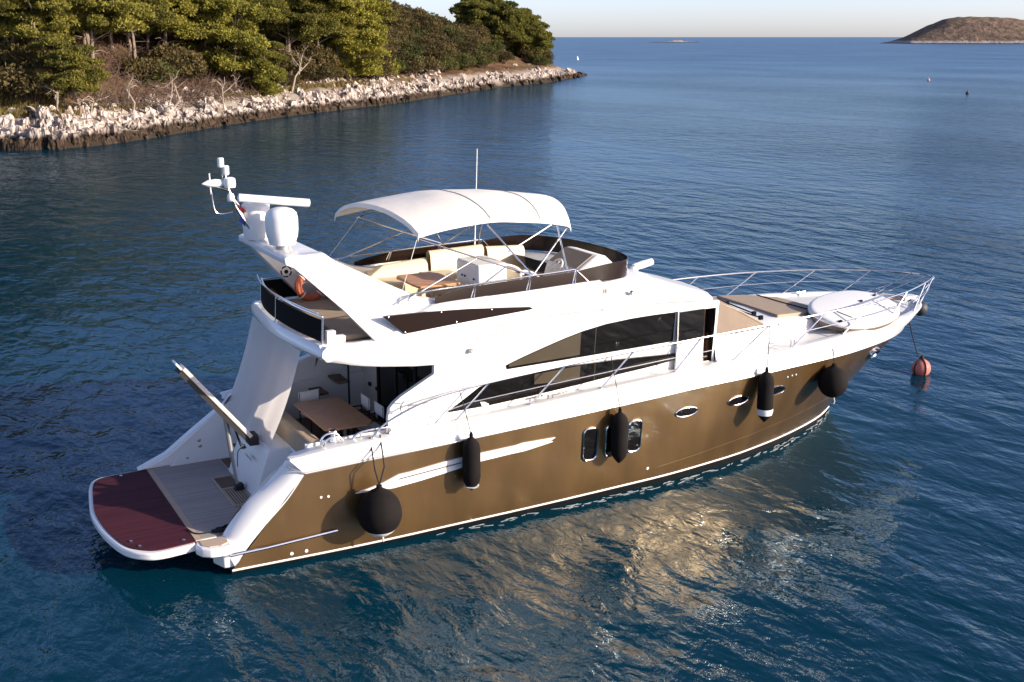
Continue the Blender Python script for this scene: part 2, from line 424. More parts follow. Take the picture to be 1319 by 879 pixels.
# ---- quarter mouldings, wing steps and swim platform
Qo = [(1.33,2.33,1.60),(1.0,2.325,1.18),(.60,2.32,.80),(.25,2.31,.42),(.06,2.30,.14)]
Qi = [(1.10,1.93,1.72),(.75,1.93,1.40),(.40,1.93,1.12),(.10,1.93,.80),(-.06,1.93,.58)]
mb = MB()
for sg in (-1, 1):
    rows = []
    a = smooth_path(Qo, 4); b = smooth_path(Qi, 4)
    for p, q in zip(a, b):
        mid1 = p.lerp(q, .33)+Vector((-.05,0,.09)); mid2 = p.lerp(q, .7)+Vector((-.03,0,.07))
        rows.append([(v.x, sg*v.y, v.z) for v in (p, p.lerp(mid1,.5)+Vector((-.015,.0,.02)), mid1, mid2, q, Vector((q.x+.0, q.y-.03, q.z-.04)), Vector((max(q.x,.05)+.25, 1.88, .56)))])
    mb.grid(rows)
    # inboard face of the quarter up to the coaming
    mb.grid([[(x, sg*1.88, z) for z in (.56, zt)] for x, zt in ((-.02,.58),(.25,.95),(.55,1.25),(.9,1.55),(1.15,1.72),(1.3,1.84),(2.6,1.95))])
    # cap between quarter and bulwark
    mb.grid([[(1.10,sg*1.93,1.72),(1.15,sg*2.15,1.74),(1.33,sg*2.33,1.62)],[(1.22,sg*1.93,1.86),(1.22,sg*2.12,1.88),(1.28,sg*2.27,1.86)],[(2.0,sg*1.90,1.95),(2.0,sg*2.1,1.965),(2.0,sg*2.30,1.95)],[(2.75,sg*1.90,1.96),(2.75,sg*2.1,2.0),(2.75,sg*2.32,1.98)]])
mb.sides('quarter_moulding', M['gelcoat'], yacht, angle=60)
# small dark step strip under the moulding corner
mb = MB(); mb.tube([(1.06,-2.20,1.735),(1.16,-2.30,1.69),(1.33,-2.345,1.61)], .016, 6); mb.build('corner_trim', M['alu'], yacht)
# side wings of the platform
mb = MB(); mt = MB()
for sg in (-1, 1):
    out = [(-.50,1.94),(.02,1.94),(.02,2.36),(-.12,2.40),(-.34,2.37),(-.48,2.26),(-.54,2.1)]
    mb.slab([(x, sg*y, .42) for x, y in out], (0,0,.165))
    mb.slab([(x*.9+.0, sg*(y*.97+.03), .12) for x, y in [(-.25,1.94),(.1,1.94),(.1,2.28),(-.12,2.25)]], (0,0,.3))
    mt.slab([(x, sg*y, .586) for x, y in [(-.44,1.96),(-.0,1.96),(-.02,2.22),(-.16,2.31),(-.34,2.28),(-.44,2.18)]], (0,0,.012))
wing = mb.sides('platform_wing', M['gelcoat'], yacht, bevel=.03)[0]
mt.sides('wing_teak', M['teak_tan'], wing)
pl_out = [(-.50,2.03),(-1.20,2.0),(-1.48,1.90),(-1.62,1.62),(-1.73,1.0),(-1.83,.2),(-1.82,-.5),(-1.75,-1.1),(-1.62,-1.65),(-1.40,-1.96),(-1.10,-2.1),(-.50,-2.03)]
def smooth_poly(P, n=5, closed_last=False):
    return [(v.x, v.y) for v in smooth_path([(x,y,0) for x,y in P], n)]
po = smooth_poly(pl_out)
plat = MB().slab([(x,y,.45) for x,y in po], (0,0,.13)).build('swim_platform', M['gelcoat'], yacht, bevel=.03)
pi_ = [(-.50,1.95)]+[(lerp(x,-.5,.055), y*.955) for x,y in po[4:-4]]+[(-.50,-1.95)]
MB().slab([(x,y,.582) for x,y in pi_], (0,0,.016)).build('red_teak_decking', M['teak_red'], plat)
MB().box((-.435,0,.588),(.105,3.86,.028)).build('hinge_strip', M['teak_tan'], plat)
mb = MB()
for x,y in ((-1.36,-1.72),(-.66,-1.82),(-1.0,1.8),(-1.45,-1.45)): mb.lathe([(.03,0),(.03,.012),(.02,.02)], (x,y,.598), 10)
mb.pieces('deck_socket', M['steel'], plat)
MB().box((.30,0,.50),(1.36,3.78,.16)).build('platform_base', M['gelcoat'], yacht)
td = MB().box((.27,0,.59),(1.30,3.74,.02)).build('grey_teak_decking', M['teak_grey'], yacht, smooth=False)
# grating with a well
gr = MB()
for k in range(14): gr.box((.50+k*.028,.22,.612),(.012,1.9,.02)) if False else None
for k in range(7): gr.box((.535+k*.05,-.30,.614),(.018,.92,.02))
for y in (-.76,.16,.80): gr.box((.69,y,.614),(.36,.03,.022))
for x in (.5,.88): gr.box((x,.02,.615),(.035,1.6,.024))
gr.build('deck_grating', M['teak_tan'], td)
MB().box((.69,.02,.603),(.36,1.55,.012)).build('grating_well', M['teak_brown'], td)
# transom block, steps and doors
tb = MB()
prof = [(.90,.59),(1.02,.95),(1.20,1.46),(1.26,1.50),(1.66,1.50),(1.72,1.42),(1.95,1.42),(1.95,.59)]
tb.slab([(x,-.62,z) for x,z in prof], (0,1.75,0))
trans = tb.build('transom_locker', M['gelcoat'], yacht, bevel=.02)
MB().box((1.02,.05,1.20),(.012,.34,.05), Matrix.Rotation(R(-20),3,'Y')).build('name_plate', M['alu'], trans)
st = MB()
for sg in (-1, 1):
    y0, y1 = (-1.87,-.63) if sg < 0 else (1.14,1.87)
    for i,(xa,z) in enumerate(((.92,.60),(1.15,.88),(1.42,1.16),(1.70,1.42))):
        st.slab([(xa,y0,.59-.01*i),(2.3-.003*i,y0+.001*i,.59-.01*i),(2.3-.003*i,y1-.001*i,.59-.01*i),(xa,y1,.59-.01*i)], (0,0,z-.58))
st.pieces('boarding_steps', M['gelcoat'], yacht, bevel=.02)
mt = MB()
for xa,z in ((1.01,.612),(1.27,.888),(1.55,1.168)): mt.box((xa+.01,1.5,z+.006),(.2,.55,.02))
mt.pieces('step_tread', M['teak_brown'], yacht)
# port inner bulwark plate (tall white side seen across the cockpit), starboard coaming kept low
mb = MB()
prt = [(-.68,.60),(-.1,.84),(.45,1.24),(1.0,1.62),(1.95,2.16),(2.9,2.46),(3.9,2.55),(3.9,.9),(1.0,.6)]
mb.slab([(x,1.90,z) for x,z in prt], (0,.26,0)); mb.build('port_quarter_panel', M['gelcoat'], yacht, bevel=.05)
mb = MB()
for (x,z,r) in ((.55,1.05,.04),(.56,.93,.04),(.3,.72,.025)): mb.lathe([(r,0),(r,.02),(r*.6,.03)], (x,1.9,z), 12, Matrix.Rotation(R(90),3,'X'))
mb.pieces('shore_socket', M['alu'], yacht)

# ---- cockpit
MB().box((2.95,0,1.17),(2.3,3.72,.06)).build('cockpit_sole', M['teak_brown'], yacht, smooth=False)
mb = MB()
for sg in (-1,1):
    mb.slab([(1.5,sg*1.84,1.14),(4.1,sg*1.84,1.14),(4.1,sg*1.84,2.02),(1.5,sg*1.84,1.96)], (0,sg*.05,0))
mb.sides('cockpit_coaming', M['gelcoat'], yacht)
bh = MB()
bh.slab([(4.02,.95,1.18),(4.02,2.0,1.18),(4.02,2.0,3.2),(4.02,.95,3.2)], (.05,0,0))
blk = bh.build('saloon_bulkhead', M['panel'], yacht)
mb = MB(); mb.slab([(4.0,-1.86,1.18),(4.0,.95,1.18),(4.0,.95,3.2),(4.0,-1.86,3.2)], (.04,0,0))
gd = mb.build('saloon_door_glass', M['darkglass'], yacht, smooth=False)
mb = MB()
for y in (.93,.0,-.95): mb.box((3.985,y,2.2),(.03,.05,2.02))
mb.pieces('door_frame', M['dark'], gd)
mb = MB()
for y,z in ((1.02,2.72),(1.02,1.85),(1.42,1.85)): mb.box((4.0,y,z),(.04,.1,.07))
mb.pieces('wall_light', M['dark'], blk)
# stair to the flybridge: floating curved treads on a post
stp = MB().tube([(3.36,.92,1.18),(3.36,.92,3.22)], .022, 8).build('stair_post', M['rope'], yacht)
for (x,y,z) in ((3.45,1.35,2.42),(3.28,1.25,2.08),(2.95,1.62,1.78),(2.75,1.7,1.5),(3.55,1.45,2.75)):
    mb = MB(); rows = []
    for i in range(7):
        u = (i/6-.5)*.62; rows.append([(x-.13+.05*(u*3)**2*0, y+u, z+.22*u*u),(x+.13, y+u*.9, z+.22*u*u)])
    mb.grid(rows); mb.build('stair_tread', M['teak_brown'], stp, solid=.045)
# aft cockpit bench
mb = MB()
mb.slab([(1.62,-1.62,1.42),(1.62,1.1,1.42),(1.62,1.1,1.62),(1.62,-1.62,1.62)], (.36,0,0))
bn = mb.build('aft_bench', M['gelcoat'], yacht, bevel=.02)
mb = MB()
mb.slab([(1.60,-1.58,1.52),(1.66,-1.58,1.80),(1.74,-1.58,1.84),(1.96,-1.58,1.80),(2.02,-1.58,1.62),(2.0,-1.58,1.52)], (0,2.7,0))
mb.build('bench_back', M['tan'], bn, bevel=.03)
# mooring bollard and cleats on the quarter
mb = MB()
mb.tube(bez((1.75,-1.98,1.95),(1.75,-1.98,2.12),(1.92,-1.98,2.12))+bez((1.92,-1.98,2.12),(2.10,-1.98,2.12),(2.10,-1.98,1.96)), .02, 8)
mb.tube(bez((1.75,-2.14,1.95),(1.75,-2.14,2.1),(1.92,-2.14,2.1))+bez((1.92,-2.14,2.1),(2.10,-2.14,2.1),(2.10,-2.14,1.96)), .02, 8)
mb.lathe([(.07,0),(.06,.05),(.045,.12),(.08,.17),(.07,.2)], (2.0,-1.92,1.95), 16)
mb.build('mooring_bollard', M['chrome'], yacht)
mb = MB(); mb.tube(smooth_path([(2.3,-2.06,1.98),(2.42,-2.06,2.07),(2.7,-2.06,2.1),(3.0,-2.06,2.08),(3.1,-2.06,2.01)]), .022, 8)
mb.tube([(2.45,-2.06,1.98),(2.45,-2.06,2.07)], .018, 8); mb.tube([(2.95,-2.06,2.0),(2.95,-2.06,2.08)], .018, 8); mb.build('gate_rail', M['chrome'], yacht)

# ---- cabin superstructure
def crz(x): return interp(x, [(1.8,3.40),(2.4,3.42),(3.84,3.60),(5.3,3.68),(6.78,3.75),(8.2,3.74),(9.29,3.70),(10.15,3.62)], 1)
def dkz(x): return interp(x, Tc, 2)-.06
CY = 1.95
def cys(z): return 1.95+.12*min(1,max(0,(z-2.3)/1.35))
def cyb(x): return 1.95          # half breadth of the cabin side
cab = MB()
for sg in (-1, 1):
    # fashion plate (aft wing) of the cabin side
    aft = [(3.02,1.93),(3.0,2.20),(3.03,2.40),(3.12,2.50),(3.26,2.60),(3.89,2.94),(3.89,3.2)]
    aft += [(4.2,crz(4.2)),(4.6,crz(4.6)),(5.0,crz(5.0)),(5.0,1.9)]
    cab.slab([(x, sg*(2.0+.08*sst(2.5,3.4,z)), z) for x,z in aft], (0,-sg*.10,0))
    for x0, x1 in ((5.0,9.80),):
        n = 16
        rows = [[(x, sg*(cys(z)+.05*(1-sst(5.0,5.6,x))*(1-(cys(z)-1.95)/.12)), z) for z in (dkz(x)-.1, 2.3, 2.6, 2.9, 3.2, 3.5, crz(x)+.02)] for x in [x0+(x1-x0)*i/n for i in range(n+1)]]
        cab.grid(rows)
    cab.grid([[(x, sg*cys(z), z) for z in (3.50, crz(x)+.03)] for x in (9.80,9.95,10.14)])
    cab.grid([[(x, sg*CY, z) for z in (dkz(x)-.1, 2.32)] for x in (9.80,9.95,10.14)])
    cab.grid([[(10.14, sg*cys(z), z) for z in (2.2,2.9,3.66)],[(10.20, sg*cys(z), z) for z in (2.2,2.9,3.63)]])
    # coach-roof side forward of the A pillar
    cr = [(10.2,1.95),(11.0,1.86),(11.75,1.70),(12.6,1.50),(13.4,1.30),(14.2,1.02),(14.7,.72),(15.0,.3),(15.05,0)]
    rows = []
    for x,y in cr:
        zt = interp(x, [(10.2,2.90),(11.75,2.83),(12.6,2.82),(13.4,2.77),(14.2,2.68),(14.7,2.60),(15.05,2.54)], 1)
        zd = dkz(x)-.02
        rows.append([(x, sg*(y+.10), zd),(x, sg*(y+.04), lerp(zd,zt,.55)),(x, sg*y, zt-.03),(x-.03, sg*max(0,y-.06), zt+.005),(x-.05, sg*max(0,y*.6), zt+.03),(x-.05, 0, zt+.045)])
    cab.grid(rows)
cabin = cab.build('superstructure', M['gelcoat'], yacht, angle=40)
def side_plate(name, m, xz, y, parent, sg=-1, t=.012, smooth=False, y_is_off=False):
    return MB().slab([(x, sg*(y if not y_is_off else cys(z)+y), z) for x,z in xz], (0, -sg*t, 0)).build(name, m, parent, smooth=smooth)
up = [(5.10,2.815),(5.42,2.93),(5.80,3.05),(6.19,3.165),(6.6,3.28),(7.0,3.375),(7.5,3.455),(8.1,3.50),(8.6,3.515),(9.12,3.515),(9.12,2.91),(8,2.88),(6.5,2.845)]
lo = [(4.14,2.17),(4.55,2.42),(4.80,2.575),(5.0,2.62),(5.55,2.67),(6.6,2.715),(7.8,2.71),(9.17,2.655),(9.17,2.52),(8.5,2.45),(7.8,2.395),(6.9,2.31),(5.9,2.235),(5.0,2.18)]
door_blind = []
for sg in (-1, 1):
    y = 2.0 if sg < 0 else 2.0
    w1 = side_plate('saloon_window', M['darkglass'], up, .012, cabin, sg, y_is_off=True)
    side_plate('window_blind', M['blind'], [(5.42,2.865),(5.42,2.925),(5.80,3.04),(6.19,3.155),(6.6,3.27),(6.95,3.355),(6.95,2.905),(6.2,2.885)], .016, cabin, sg, .004, y_is_off=True)
    w2 = side_plate('lower_saloon_window', M['darkglass'], lo, .062, cabin, sg, .065, y_is_off=True)
    side_plate('window_blind', M['blind'], [(5.95,2.315),(5.95,2.66),(6.95,2.70),(6.95,2.375),(6.5,2.345)], .066, cabin, sg, .004, y_is_off=True)
    mb = MB()
    for z0,z1,o_ in ((2.90,3.41,.017),(2.36,2.70,.067)): mb.slab([(7.27,sg*(cys(z0)+o_),z0),(7.29,sg*(cys(z0)+o_),z0),(7.29,sg*(cys(z1)+o_),z1),(7.27,sg*(cys(z1)+o_),z1)],(0,-sg*.008,0))
    mb.pieces('window_mullion', M['dark'], cabin)
    # sliding helm door, slid aft and standing proud
    d = MB().slab([(9.17,sg*2.06,2.27),(9.83,sg*2.06,2.30),(9.83,sg*2.09,2.93),(9.17,sg*2.09,2.90)], (0,-sg*.05,0)).build('side_door', M['gelcoat'], yacht, bevel=.012)
    g = MB().slab([(9.18,sg*2.085,2.905),(9.81,sg*2.085,2.935),(9.81,sg*2.11,3.52),(9.18,sg*2.11,3.51)], (0,-sg*.035,0)).build('door_glass', M['darkglass'], d, smooth=False)
    MB().box((9.165,sg*2.09,3.2),(.03,.05,.66)).build('door_edge', M['alu'], d)
    # recess behind the open door
    rc = MB()
    rc.grid([[(9.80,sg*CY,z),(9.80,sg*1.2,z)] for z in (2.3,3.5)]); rc.grid([[(10.14,sg*CY,z),(10.14,sg*1.2,z)] for z in (2.3,3.5)])
    rc.grid([[(x,sg*1.25,z) for z in (2.3,3.5)] for x in (9.80,10.14)]); rc.grid([[(x,sg*CY,2.32),(x,sg*1.2,2.32)] for x in (9.80,10.14)]); rc.grid([[(x,sg*CY,3.5),(x,sg*1.2,3.5)] for x in (9.80,10.14)])
    rc.build('doorway', M['dark'], cabin, smooth=False)
    mb = MB(); mb.box((9.99,sg*1.80,2.9),(.05,.12,1.18)); mb.box((10.10,sg*1.75,2.62),(.07,.2,.62)); mb.box((9.97,sg*1.7,2.42),(.34,.3,.03)); mb.pieces('wood_trim', M['wood_dark'], cabin)
    mb = MB(); mb.box((9.97,sg*1.88,2.36),(.3,.1,.02)); mb.box((9.97,sg*1.88,2.45),(.3,.02,.03)); mb.pieces('door_sill', M['steel'], cabin)
# windscreen with brown mesh cover
wtop = [(10.17,1.90,3.60),(10.42,1.50,3.585),(10.62,1.0,3.575),(10.74,.5,3.57),(10.78,0,3.57)]
wbot = [(11.75,1.69,2.85),(11.92,1.35,2.84),(12.04,.95,2.835),(12.12,.5,2.83),(12.15,0,2.83)]
ct = [mir(p) for p in wtop]+wtop[-2::-1]; cb = [mir(p) for p in wbot]+wbot[-2::-1]
mb = MB(); rows = []
for a,b in zip(ct,cb):
    a = Vector(a); b = Vector(b); rows.append([a.lerp(b,t)+Vector((.0,0,.0)) for t in (0,.25,.5,.75,1)])
mb.grid(rows)
for sg in (-1,1):
    mb.add([(10.19,sg*1.955,3.62),(10.20,sg*1.965,2.89),(11.0,sg*1.87,2.87),(11.75,sg*1.70,2.85),(11.0,sg*1.82,3.25)], [(0,1,2,4),(4,2,3)])
ws = mb.build('windscreen_cover', M['tanmesh'], yacht, solid=.012, angle=30)
mb = MB()
for sg in (-1,1): mb.tube([(10.17,sg*1.93,3.61),(11.0,sg*1.83,3.255),(11.76,sg*1.70,2.86)], .022, 6)
mb.sides('windscreen_frame', M['tan'], ws)
for (a,b) in (((12.08,-.9,2.93),(11.25,-.55,3.30)),((12.2,.2,2.93),(11.35,.5,3.32)),((11.98,-1.25,2.92),(11.35,-1.3,3.15))):
    mb = MB(); mb.tube([a,b], .018, 6); mb.box(a,(.09,.06,.09)); mb.build('wiper', M['black'], ws)
# sunpad on the coach roof
pad = [(12.62,1.12),(12.58,0),(12.52,-1.16),(13.4,-1.06),(14.24,-.84),(14.28,0),(14.24,.84),(13.4,1.04)]
def padz(x): return interp(x, [(12.4,2.885),(13.4,2.83),(14.3,2.72)], 1)
mb = MB(); n = len(pad)
top = [(x,y,padz(x)+.025) for x,y in pad]; bot = [(x,y,padz(x)-.04) for x,y in pad]
mb.add(top+bot, [tuple(range(n))]+[(k,(k+1)%n,n+(k+1)%n,n+k) for k in range(n)])
sp = mb.build('sunpad', M['tan'], yacht, bevel=.025)
MB().tube([(13.72,1.0,padz(13.72)+.03),(13.68,0,padz(13.7)+.035),(13.75,-.95,padz(13.75)+.03),(13.9,-1.35,2.62)], .012, 6).build('sunpad_strap', M['black'], sp)

# ---- flybridge
def ftz(x): return interp(x, [(2.9,3.72),(3.3,3.95),(3.96,4.23),(5.5,4.26),(7.2,4.31),(8.0,4.30),(8.66,4.22),(9.18,4.08),(9.88,3.85),(10.4,3.69),(10.78,3.60)], 1)
def fbz(x): return interp(x, [(1.80,3.44),(2.14,3.36),(2.56,3.27),(3.2,3.18),(3.9,3.12),(5.0,3.3),(6.0,crz(6.0)-.04),(10.8,3.55)], 1)
fl = MB()
for sg in (-1, 1):
    # overhang and outer side, aft part up to the low aft deck edge
    rows = []
    for x in [1.80,1.95,2.14,2.35,2.56,2.9,3.2,3.55,3.9,4.05,4.2,4.4,4.6,5.0]:
        zb = interp(x, [(1.80,3.46),(1.95,3.40),(2.14,3.36),(2.56,3.27),(3.2,3.18),(3.9,3.12),(4.2,3.3),(4.6,crz(4.6)-.05),(5.0,crz(5.0)-.05)], 1)
        zt = interp(x, [(1.8,3.70),(2.77,3.69),(3.0,3.74),(3.3,3.93),(3.96,4.21),(5.0,4.25)], 1)
        yo = 2.12-.10*sst(2.4,1.8,x)
        rows.append([(x, sg*1.6, zb+.10),(x, sg*1.95, zb+.02),(x, sg*(yo-.06), zb-.004),(x, sg*yo, zb+.06),(x, sg*yo, lerp(zb,zt,.5)),(x, sg*(yo-.02), zt-.04),(x, sg*(yo-.06), zt),(x, sg*(yo-.17), zt),(x, sg*(yo-.20), 3.64)])
    fl.grid(rows)
    rows = []
    for x in [5.0,5.5,6,6.5,7.0,7.4]:
        zc = crz(x); zt = ftz(x); zl = zc-.05
        rows.append([(x, sg*1.92, zl-.02),(x, sg*2.04, zl-.0),(x, sg*2.092, zc),(x, sg*2.10, lerp(zc,zt,.35)),(x, sg*2.06, zt-.08),(x, sg*2.02, zt-.01),(x, sg*1.96, zt),(x, sg*1.88, zt),(x, sg*1.86, 3.64)])
    fl.grid(rows)
    # forward fairing running down to the windscreen
    rows = []
    for x in [7.4,7.8,8.2,8.66,9.0,9.3,9.6,9.9,10.2,10.45,10.65,10.78]:
        xs = lerp(x, 10.16, .0); fr = sst(9.9,10.78,x)
        hb = interp(x, [(7.4,2.10),(9.3,2.08),(10.0,2.02),(10.2,1.85),(10.45,1.45),(10.65,.9),(10.78,.02)], 1)
        zt = ftz(x); zc = min(crz(min(x,10.15)), zt-.05); zc = lerp(zc, 3.53, fr)
        rows.append([(x, sg*hb*.93, zc-.05),(x, sg*hb*.985, zc-.04),(x, sg*hb, zc),(x, sg*hb*.995, lerp(zc,zt,.35)),(x, sg*hb*.93, lerp(zc,zt,.74)),(x, sg*hb*.78, lerp(zc,zt,.90)),(x, sg*hb*.5, lerp(zc,zt,.97)),(x, 0, zt)])
    fl.grid(rows)
# underside and aft rim (rounded, bulging aft)
rim = [(1.86,2.10),(1.80,1.8),(1.72,1.1),(1.66,.4),(1.65,0)]
rim = rim+[(x,-y) for x,y in rim[-2::-1]]
rim = smooth_poly(rim, 4)
fl.grid([[(x+.30,y*.96,3.50),(x+.10,y,3.43),(x+.0,y,3.45),(x-.06,y,3.52),(x-.05,y,3.62),(x+.02,y,3.69),(x+.2,y*.97,3.69)] for x,y in rim])
fly = fl.build('flybridge', M['gelcoat'], yacht, angle=45)
MB().slab([(1.8,-1.95,3.60),(8.3,-1.95,3.60),(8.3,1.95,3.60),(1.8,1.95,3.60)], (0,0,.05)).build('flybridge_deck', M['teak_tan'], yacht, smooth=False)
MB().slab([(1.9,-2.0,3.40),(8.8,-2.0,3.40),(8.8,2.0,3.40),(1.9,2.0,3.40)], (0,0,.04)).build('flybridge_headlining', M['gelcoat_soft'], yacht, smooth=False)
# thin moulding line
mb = MB()
for sg in (-1,1): mb.tube([(x, sg*(2.106-.02*sst(9,10,x)), crz(x)+.02) for x in [3.84+.3*i for i in range(21)]], .006, 5)
mb.sides('moulding_line', M['greymark'], fly)
for sg in (-1,1):
    side_plate('side_vent_panel', M['plexi'], [(2.90,4.125),(3.6,4.12),(4.6,4.08),(5.80,3.985),(5.86,3.955),(5.8,3.935),(4.6,3.86),(3.30,3.77)], 2.137, fly, sg, .06)
    mb = MB()
    for x,z in ((3.0,4.1),(3.3,3.80),(4.0,4.08),(4.3,3.87),(5.0,4.02)): mb.lathe([(.014,0),(.014,.008),(.006,.012)], (x,sg*2.138,z), 8, Matrix.Rotation(R(90 if sg<0 else -90),3,'X'))
    mb.pieces('panel_screw', M['steel'], fly)
    # grey lettering squiggle and small vent plates, too faint to read
    mb = MB()
    for k in range(5): mb.box((4.65+k*.13, sg*2.10, 3.50+.012*k),(.07,.004,.02))
    mb.sides('faint_lettering', M['gelcoat_soft'], fly)
    mb = MB()
    for k in range(3): mb.box((7.38+k*.055, sg*2.06, 4.10),(.03,.03,.08))
    mb.build('vent_plate', M['greymark'], fly)
for x_ in (5.95, 6.42):
    mb = MB()
    for k in range(4): mb.box((x_+.07*k, -2.07, 2.215+.007*k+.0),(.04,.012,.035))
    mb.pieces('deck_vent', M['greymark'], yacht)
mb = MB()
for x_, z_ in ((4.6,3.30),(8.05,4.02)): mb.lathe([(.05,0),(.05,.02),(.03,.05)], (x_,-2.095,z_), 12, Matrix.Rotation(R(90),3,'X'))
mb.pieces('courtesy_light', M['alu'], yacht)
mb = MB(); mb.box((3.35,-2.105,2.25),(.012,.01,.42)); mb.box((3.62,-2.105,2.45),(.5,.01,.012)); mb.pieces('locker_seam', M['greymark'], yacht)
mb = MB(); mb.tube(smooth_path([(3.2,-2.12,2.35),(3.18,-2.16,2.47),(3.26,-2.16,2.56),(3.36,-2.12,2.52)],4), .014, 6); mb.build('grab_handle', M['steel'], yacht)
# emblem ring on the inner face of the port arch leg is added with the arch
# windscreen (brown plexi) round the flybridge
pt = [(3.96,2.0),(5.5,2.0),(6.9,1.99),(7.6,1.93),(8.1,1.72),(8.42,1.30),(8.60,.7),(8.66,0)]
pt = smooth_path([(x,y,0) for x,y in pt], 4)
def plz(x): return interp(x, [(3.4,.02),(3.9,.10),(4.4,.2),(5.0,.23),(6.8,.235),(7.2,.28),(7.8,.33),(8.7,.33)], 1)
for nm, sgs in (('windscreen_panel',(-1,1)),):
    mb = MB()
    pth = [(v.x,-v.y) for v in pt]+[(v.x,v.y) for v in pt[-2::-1]]
    rows = []
    for x,y in pth:
        zb = interp(x, [(3.9,4.22),(7.2,4.30),(8.7,4.24)], 1)-.02; h = plz(x); k = sst(7.0,8.5,x)
        rows.append([(x+.02*k, y*.995, zb),(x+.045*k, y*.992, zb+h*.5),(x+.06*k, y*.986, zb+h)])
    mb.grid(rows); mb.build(nm, M['plexi'], fly, solid=.012, angle=20)
mb = MB()
hs = MB()
for sg in (-1,1):
    tr = [(3.45,sg*1.97,4.30),(3.55,sg*1.96,4.42),(4.2,sg*1.96,4.45),(5.4,sg*1.96,4.50),(6.2,sg*1.96,4.53),(6.86,sg*1.95,4.555)]
    mb.tube(smooth_path(tr,3), .019, 8)
    for x in (4.75,5.88,6.86):
        zt = interp(x,[(3.5,4.42),(4.2,4.45),(5.4,4.5),(6.86,4.555)],1)
        hs.tube([(x-.10,sg*2.0,4.25),(x,sg*1.96,zt)], .014, 6); hs.tube([(x-.04,sg*2.0,4.25),(x+.03,sg*1.96,zt)], .014, 6)
    hs.tube([(7.15,sg*1.99,4.29),(6.88,sg*1.95,4.55)], .014, 6)
hr = mb.sides('flybridge_handrail', M['steel'], yacht)[0]; hs.pieces('handrail_stay', M['steel'], hr)
# aft rail with black weather cloth
ap = smooth_path([(1.95,1.9,0),(1.80,1.2,0),(1.73,.5,0),(1.72,-.1,0),(1.75,-.9,0),(1.87,-1.9,0)], 4)
mb = MB(); mb.grid([[(v.x,v.y,3.74),(v.x+.02,v.y,4.12)] for v in ap])
mb.grid([[(x,1.93,3.74),(x,1.93,4.12)] for x in (1.98,2.5,3.0,3.3)])
wc = mb.build('weather_cloth', M['black'], yacht, solid=.012)
mb = MB(); mb.tube([(v.x+.03,v.y,4.17) for v in ap], .018, 8); mb.tube([(v.x-.05,v.y,4.25+.0*v.y) for v in ap], .012, 8)
mb.tube([(1.99,1.93,4.15),(3.4,1.95,4.2)], .018, 8)
for v in (ap[0],ap[10],ap[-1]): mb.tube([(v.x,v.y,3.68),(v.x+.03,v.y,4.18)], .018, 8)
mb.build('aft_rail', M['steel'], yacht)
# low cream seat behind the rail, aft deck locker
mb = MB(); mb.slab([(2.3,-1.7,3.66),(3.1,-1.7,3.66),(3.1,1.6,3.66),(2.3,1.6,3.66)], (0,0,.1)); mb.build('aft_deck_pad', M['tan'], yacht, bevel=.03)
mb = MB(); mb.box((2.05,-1.83,3.80),(.16,.12,.22)); mb.box((2.2,-1.83,3.75),(.2,.12,.12)); mb.build('rail_end_step', M['white'], yacht, bevel=.01)
# flybridge furniture (fixed)
sf = MB()
def sofa(mbx, pth, y_in, zseat=4.02, zback=4.40, back_t=.22):
    pass
seat = MB()
seat.slab([(3.55,.95,3.65),(7.6,.95,3.65),(7.6,1.75,3.65),(3.55,1.75,3.65)], (0,0,.36))
seat.slab([(3.5,-.3,3.65),(4.05,-.3,3.65),(4.05,1.0,3.65),(3.5,1.0,3.65)], (0,0,.36))
seat.slab([(6.3,.35,3.65),(7.6,.35,3.65),(7.6,1.0,3.65),(6.3,1.0,3.65)], (0,0,.36))
so = seat.pieces('settee', M['cream'], yacht, bevel=.05)[0]
bk = MB()
def backrest(x0, x1, y, h0, h1, t=.2):
    n = 10; rows = []
    for i in range(n+1):
        x = lerp(x0,x1,i/n); h = lerp(h0,h1,i/n)
        rows.append([(x,y-.06,4.0),(x,y-.02,h-.10),(x,y+.03,h-.02),(x,y+.10,h),(x,y+.17,h-.02),(x,y+.2,h-.1),(x,y+.2,3.9)])
    bk.grid(rows)
backrest(4.1,5.45,1.66,4.22,4.32); backrest(5.5,6.75,1.62,4.46,4.50); backrest(6.8,7.7,1.55,4.46,4.42)
bk.slab([(3.38,-.3,3.95),(3.55,-.3,3.95),(3.5,-.3,4.30),(3.36,-.3,4.28)], (0,1.9,0))
bk.pieces('settee_back', M['cream'], so, bevel=.02)
tag(MB().box((5.4,.95,4.075),(.7,.6,.12)).build('loose_cushion', M['cream'], bevel=.04), 'flat cream cushion lying on the flybridge settee beside the table', 'cushion')
mb = MB()
for k in range(4): mb.box((7.0+.05*k,.62+.02*k,4.03+.004*k),(.035,.42,.02), Matrix.Rotation(R(35),3,'Z'))
tag(mb.build('striped_towel', M['blue']), 'dark blue striped towel left on the flybridge seat beside the helm', 'towel')
tbm = MB().slab([(4.14,-.95,4.27),(4.95,-.95,4.27),(5.0,-.85,4.27),(5.0,.1,4.27),(4.9,.3,4.27),(4.2,.3,4.27),(4.1,.1,4.27),(4.1,-.85,4.27)], (0,0,.04)).build('flybridge_table', M['wood'], yacht, bevel=.01)
mb = MB(); mb.box((4.45,-.35,3.96),(.1,.12,.62)); mb.box((4.7,-.35,3.96),(.1,.12,.62)); mb.pieces('table_leg', M['cream'], tbm)
wb = MB().box((5.53,-.70,4.14),(.62,.95,.98)).build('wet_bar', M['white'], yacht, bevel=.04)
MB().box((5.53,-.70,4.635),(.58,.9,.02)).build('wet_bar_lid', M['gelcoat_soft'], wb)
mb = MB()
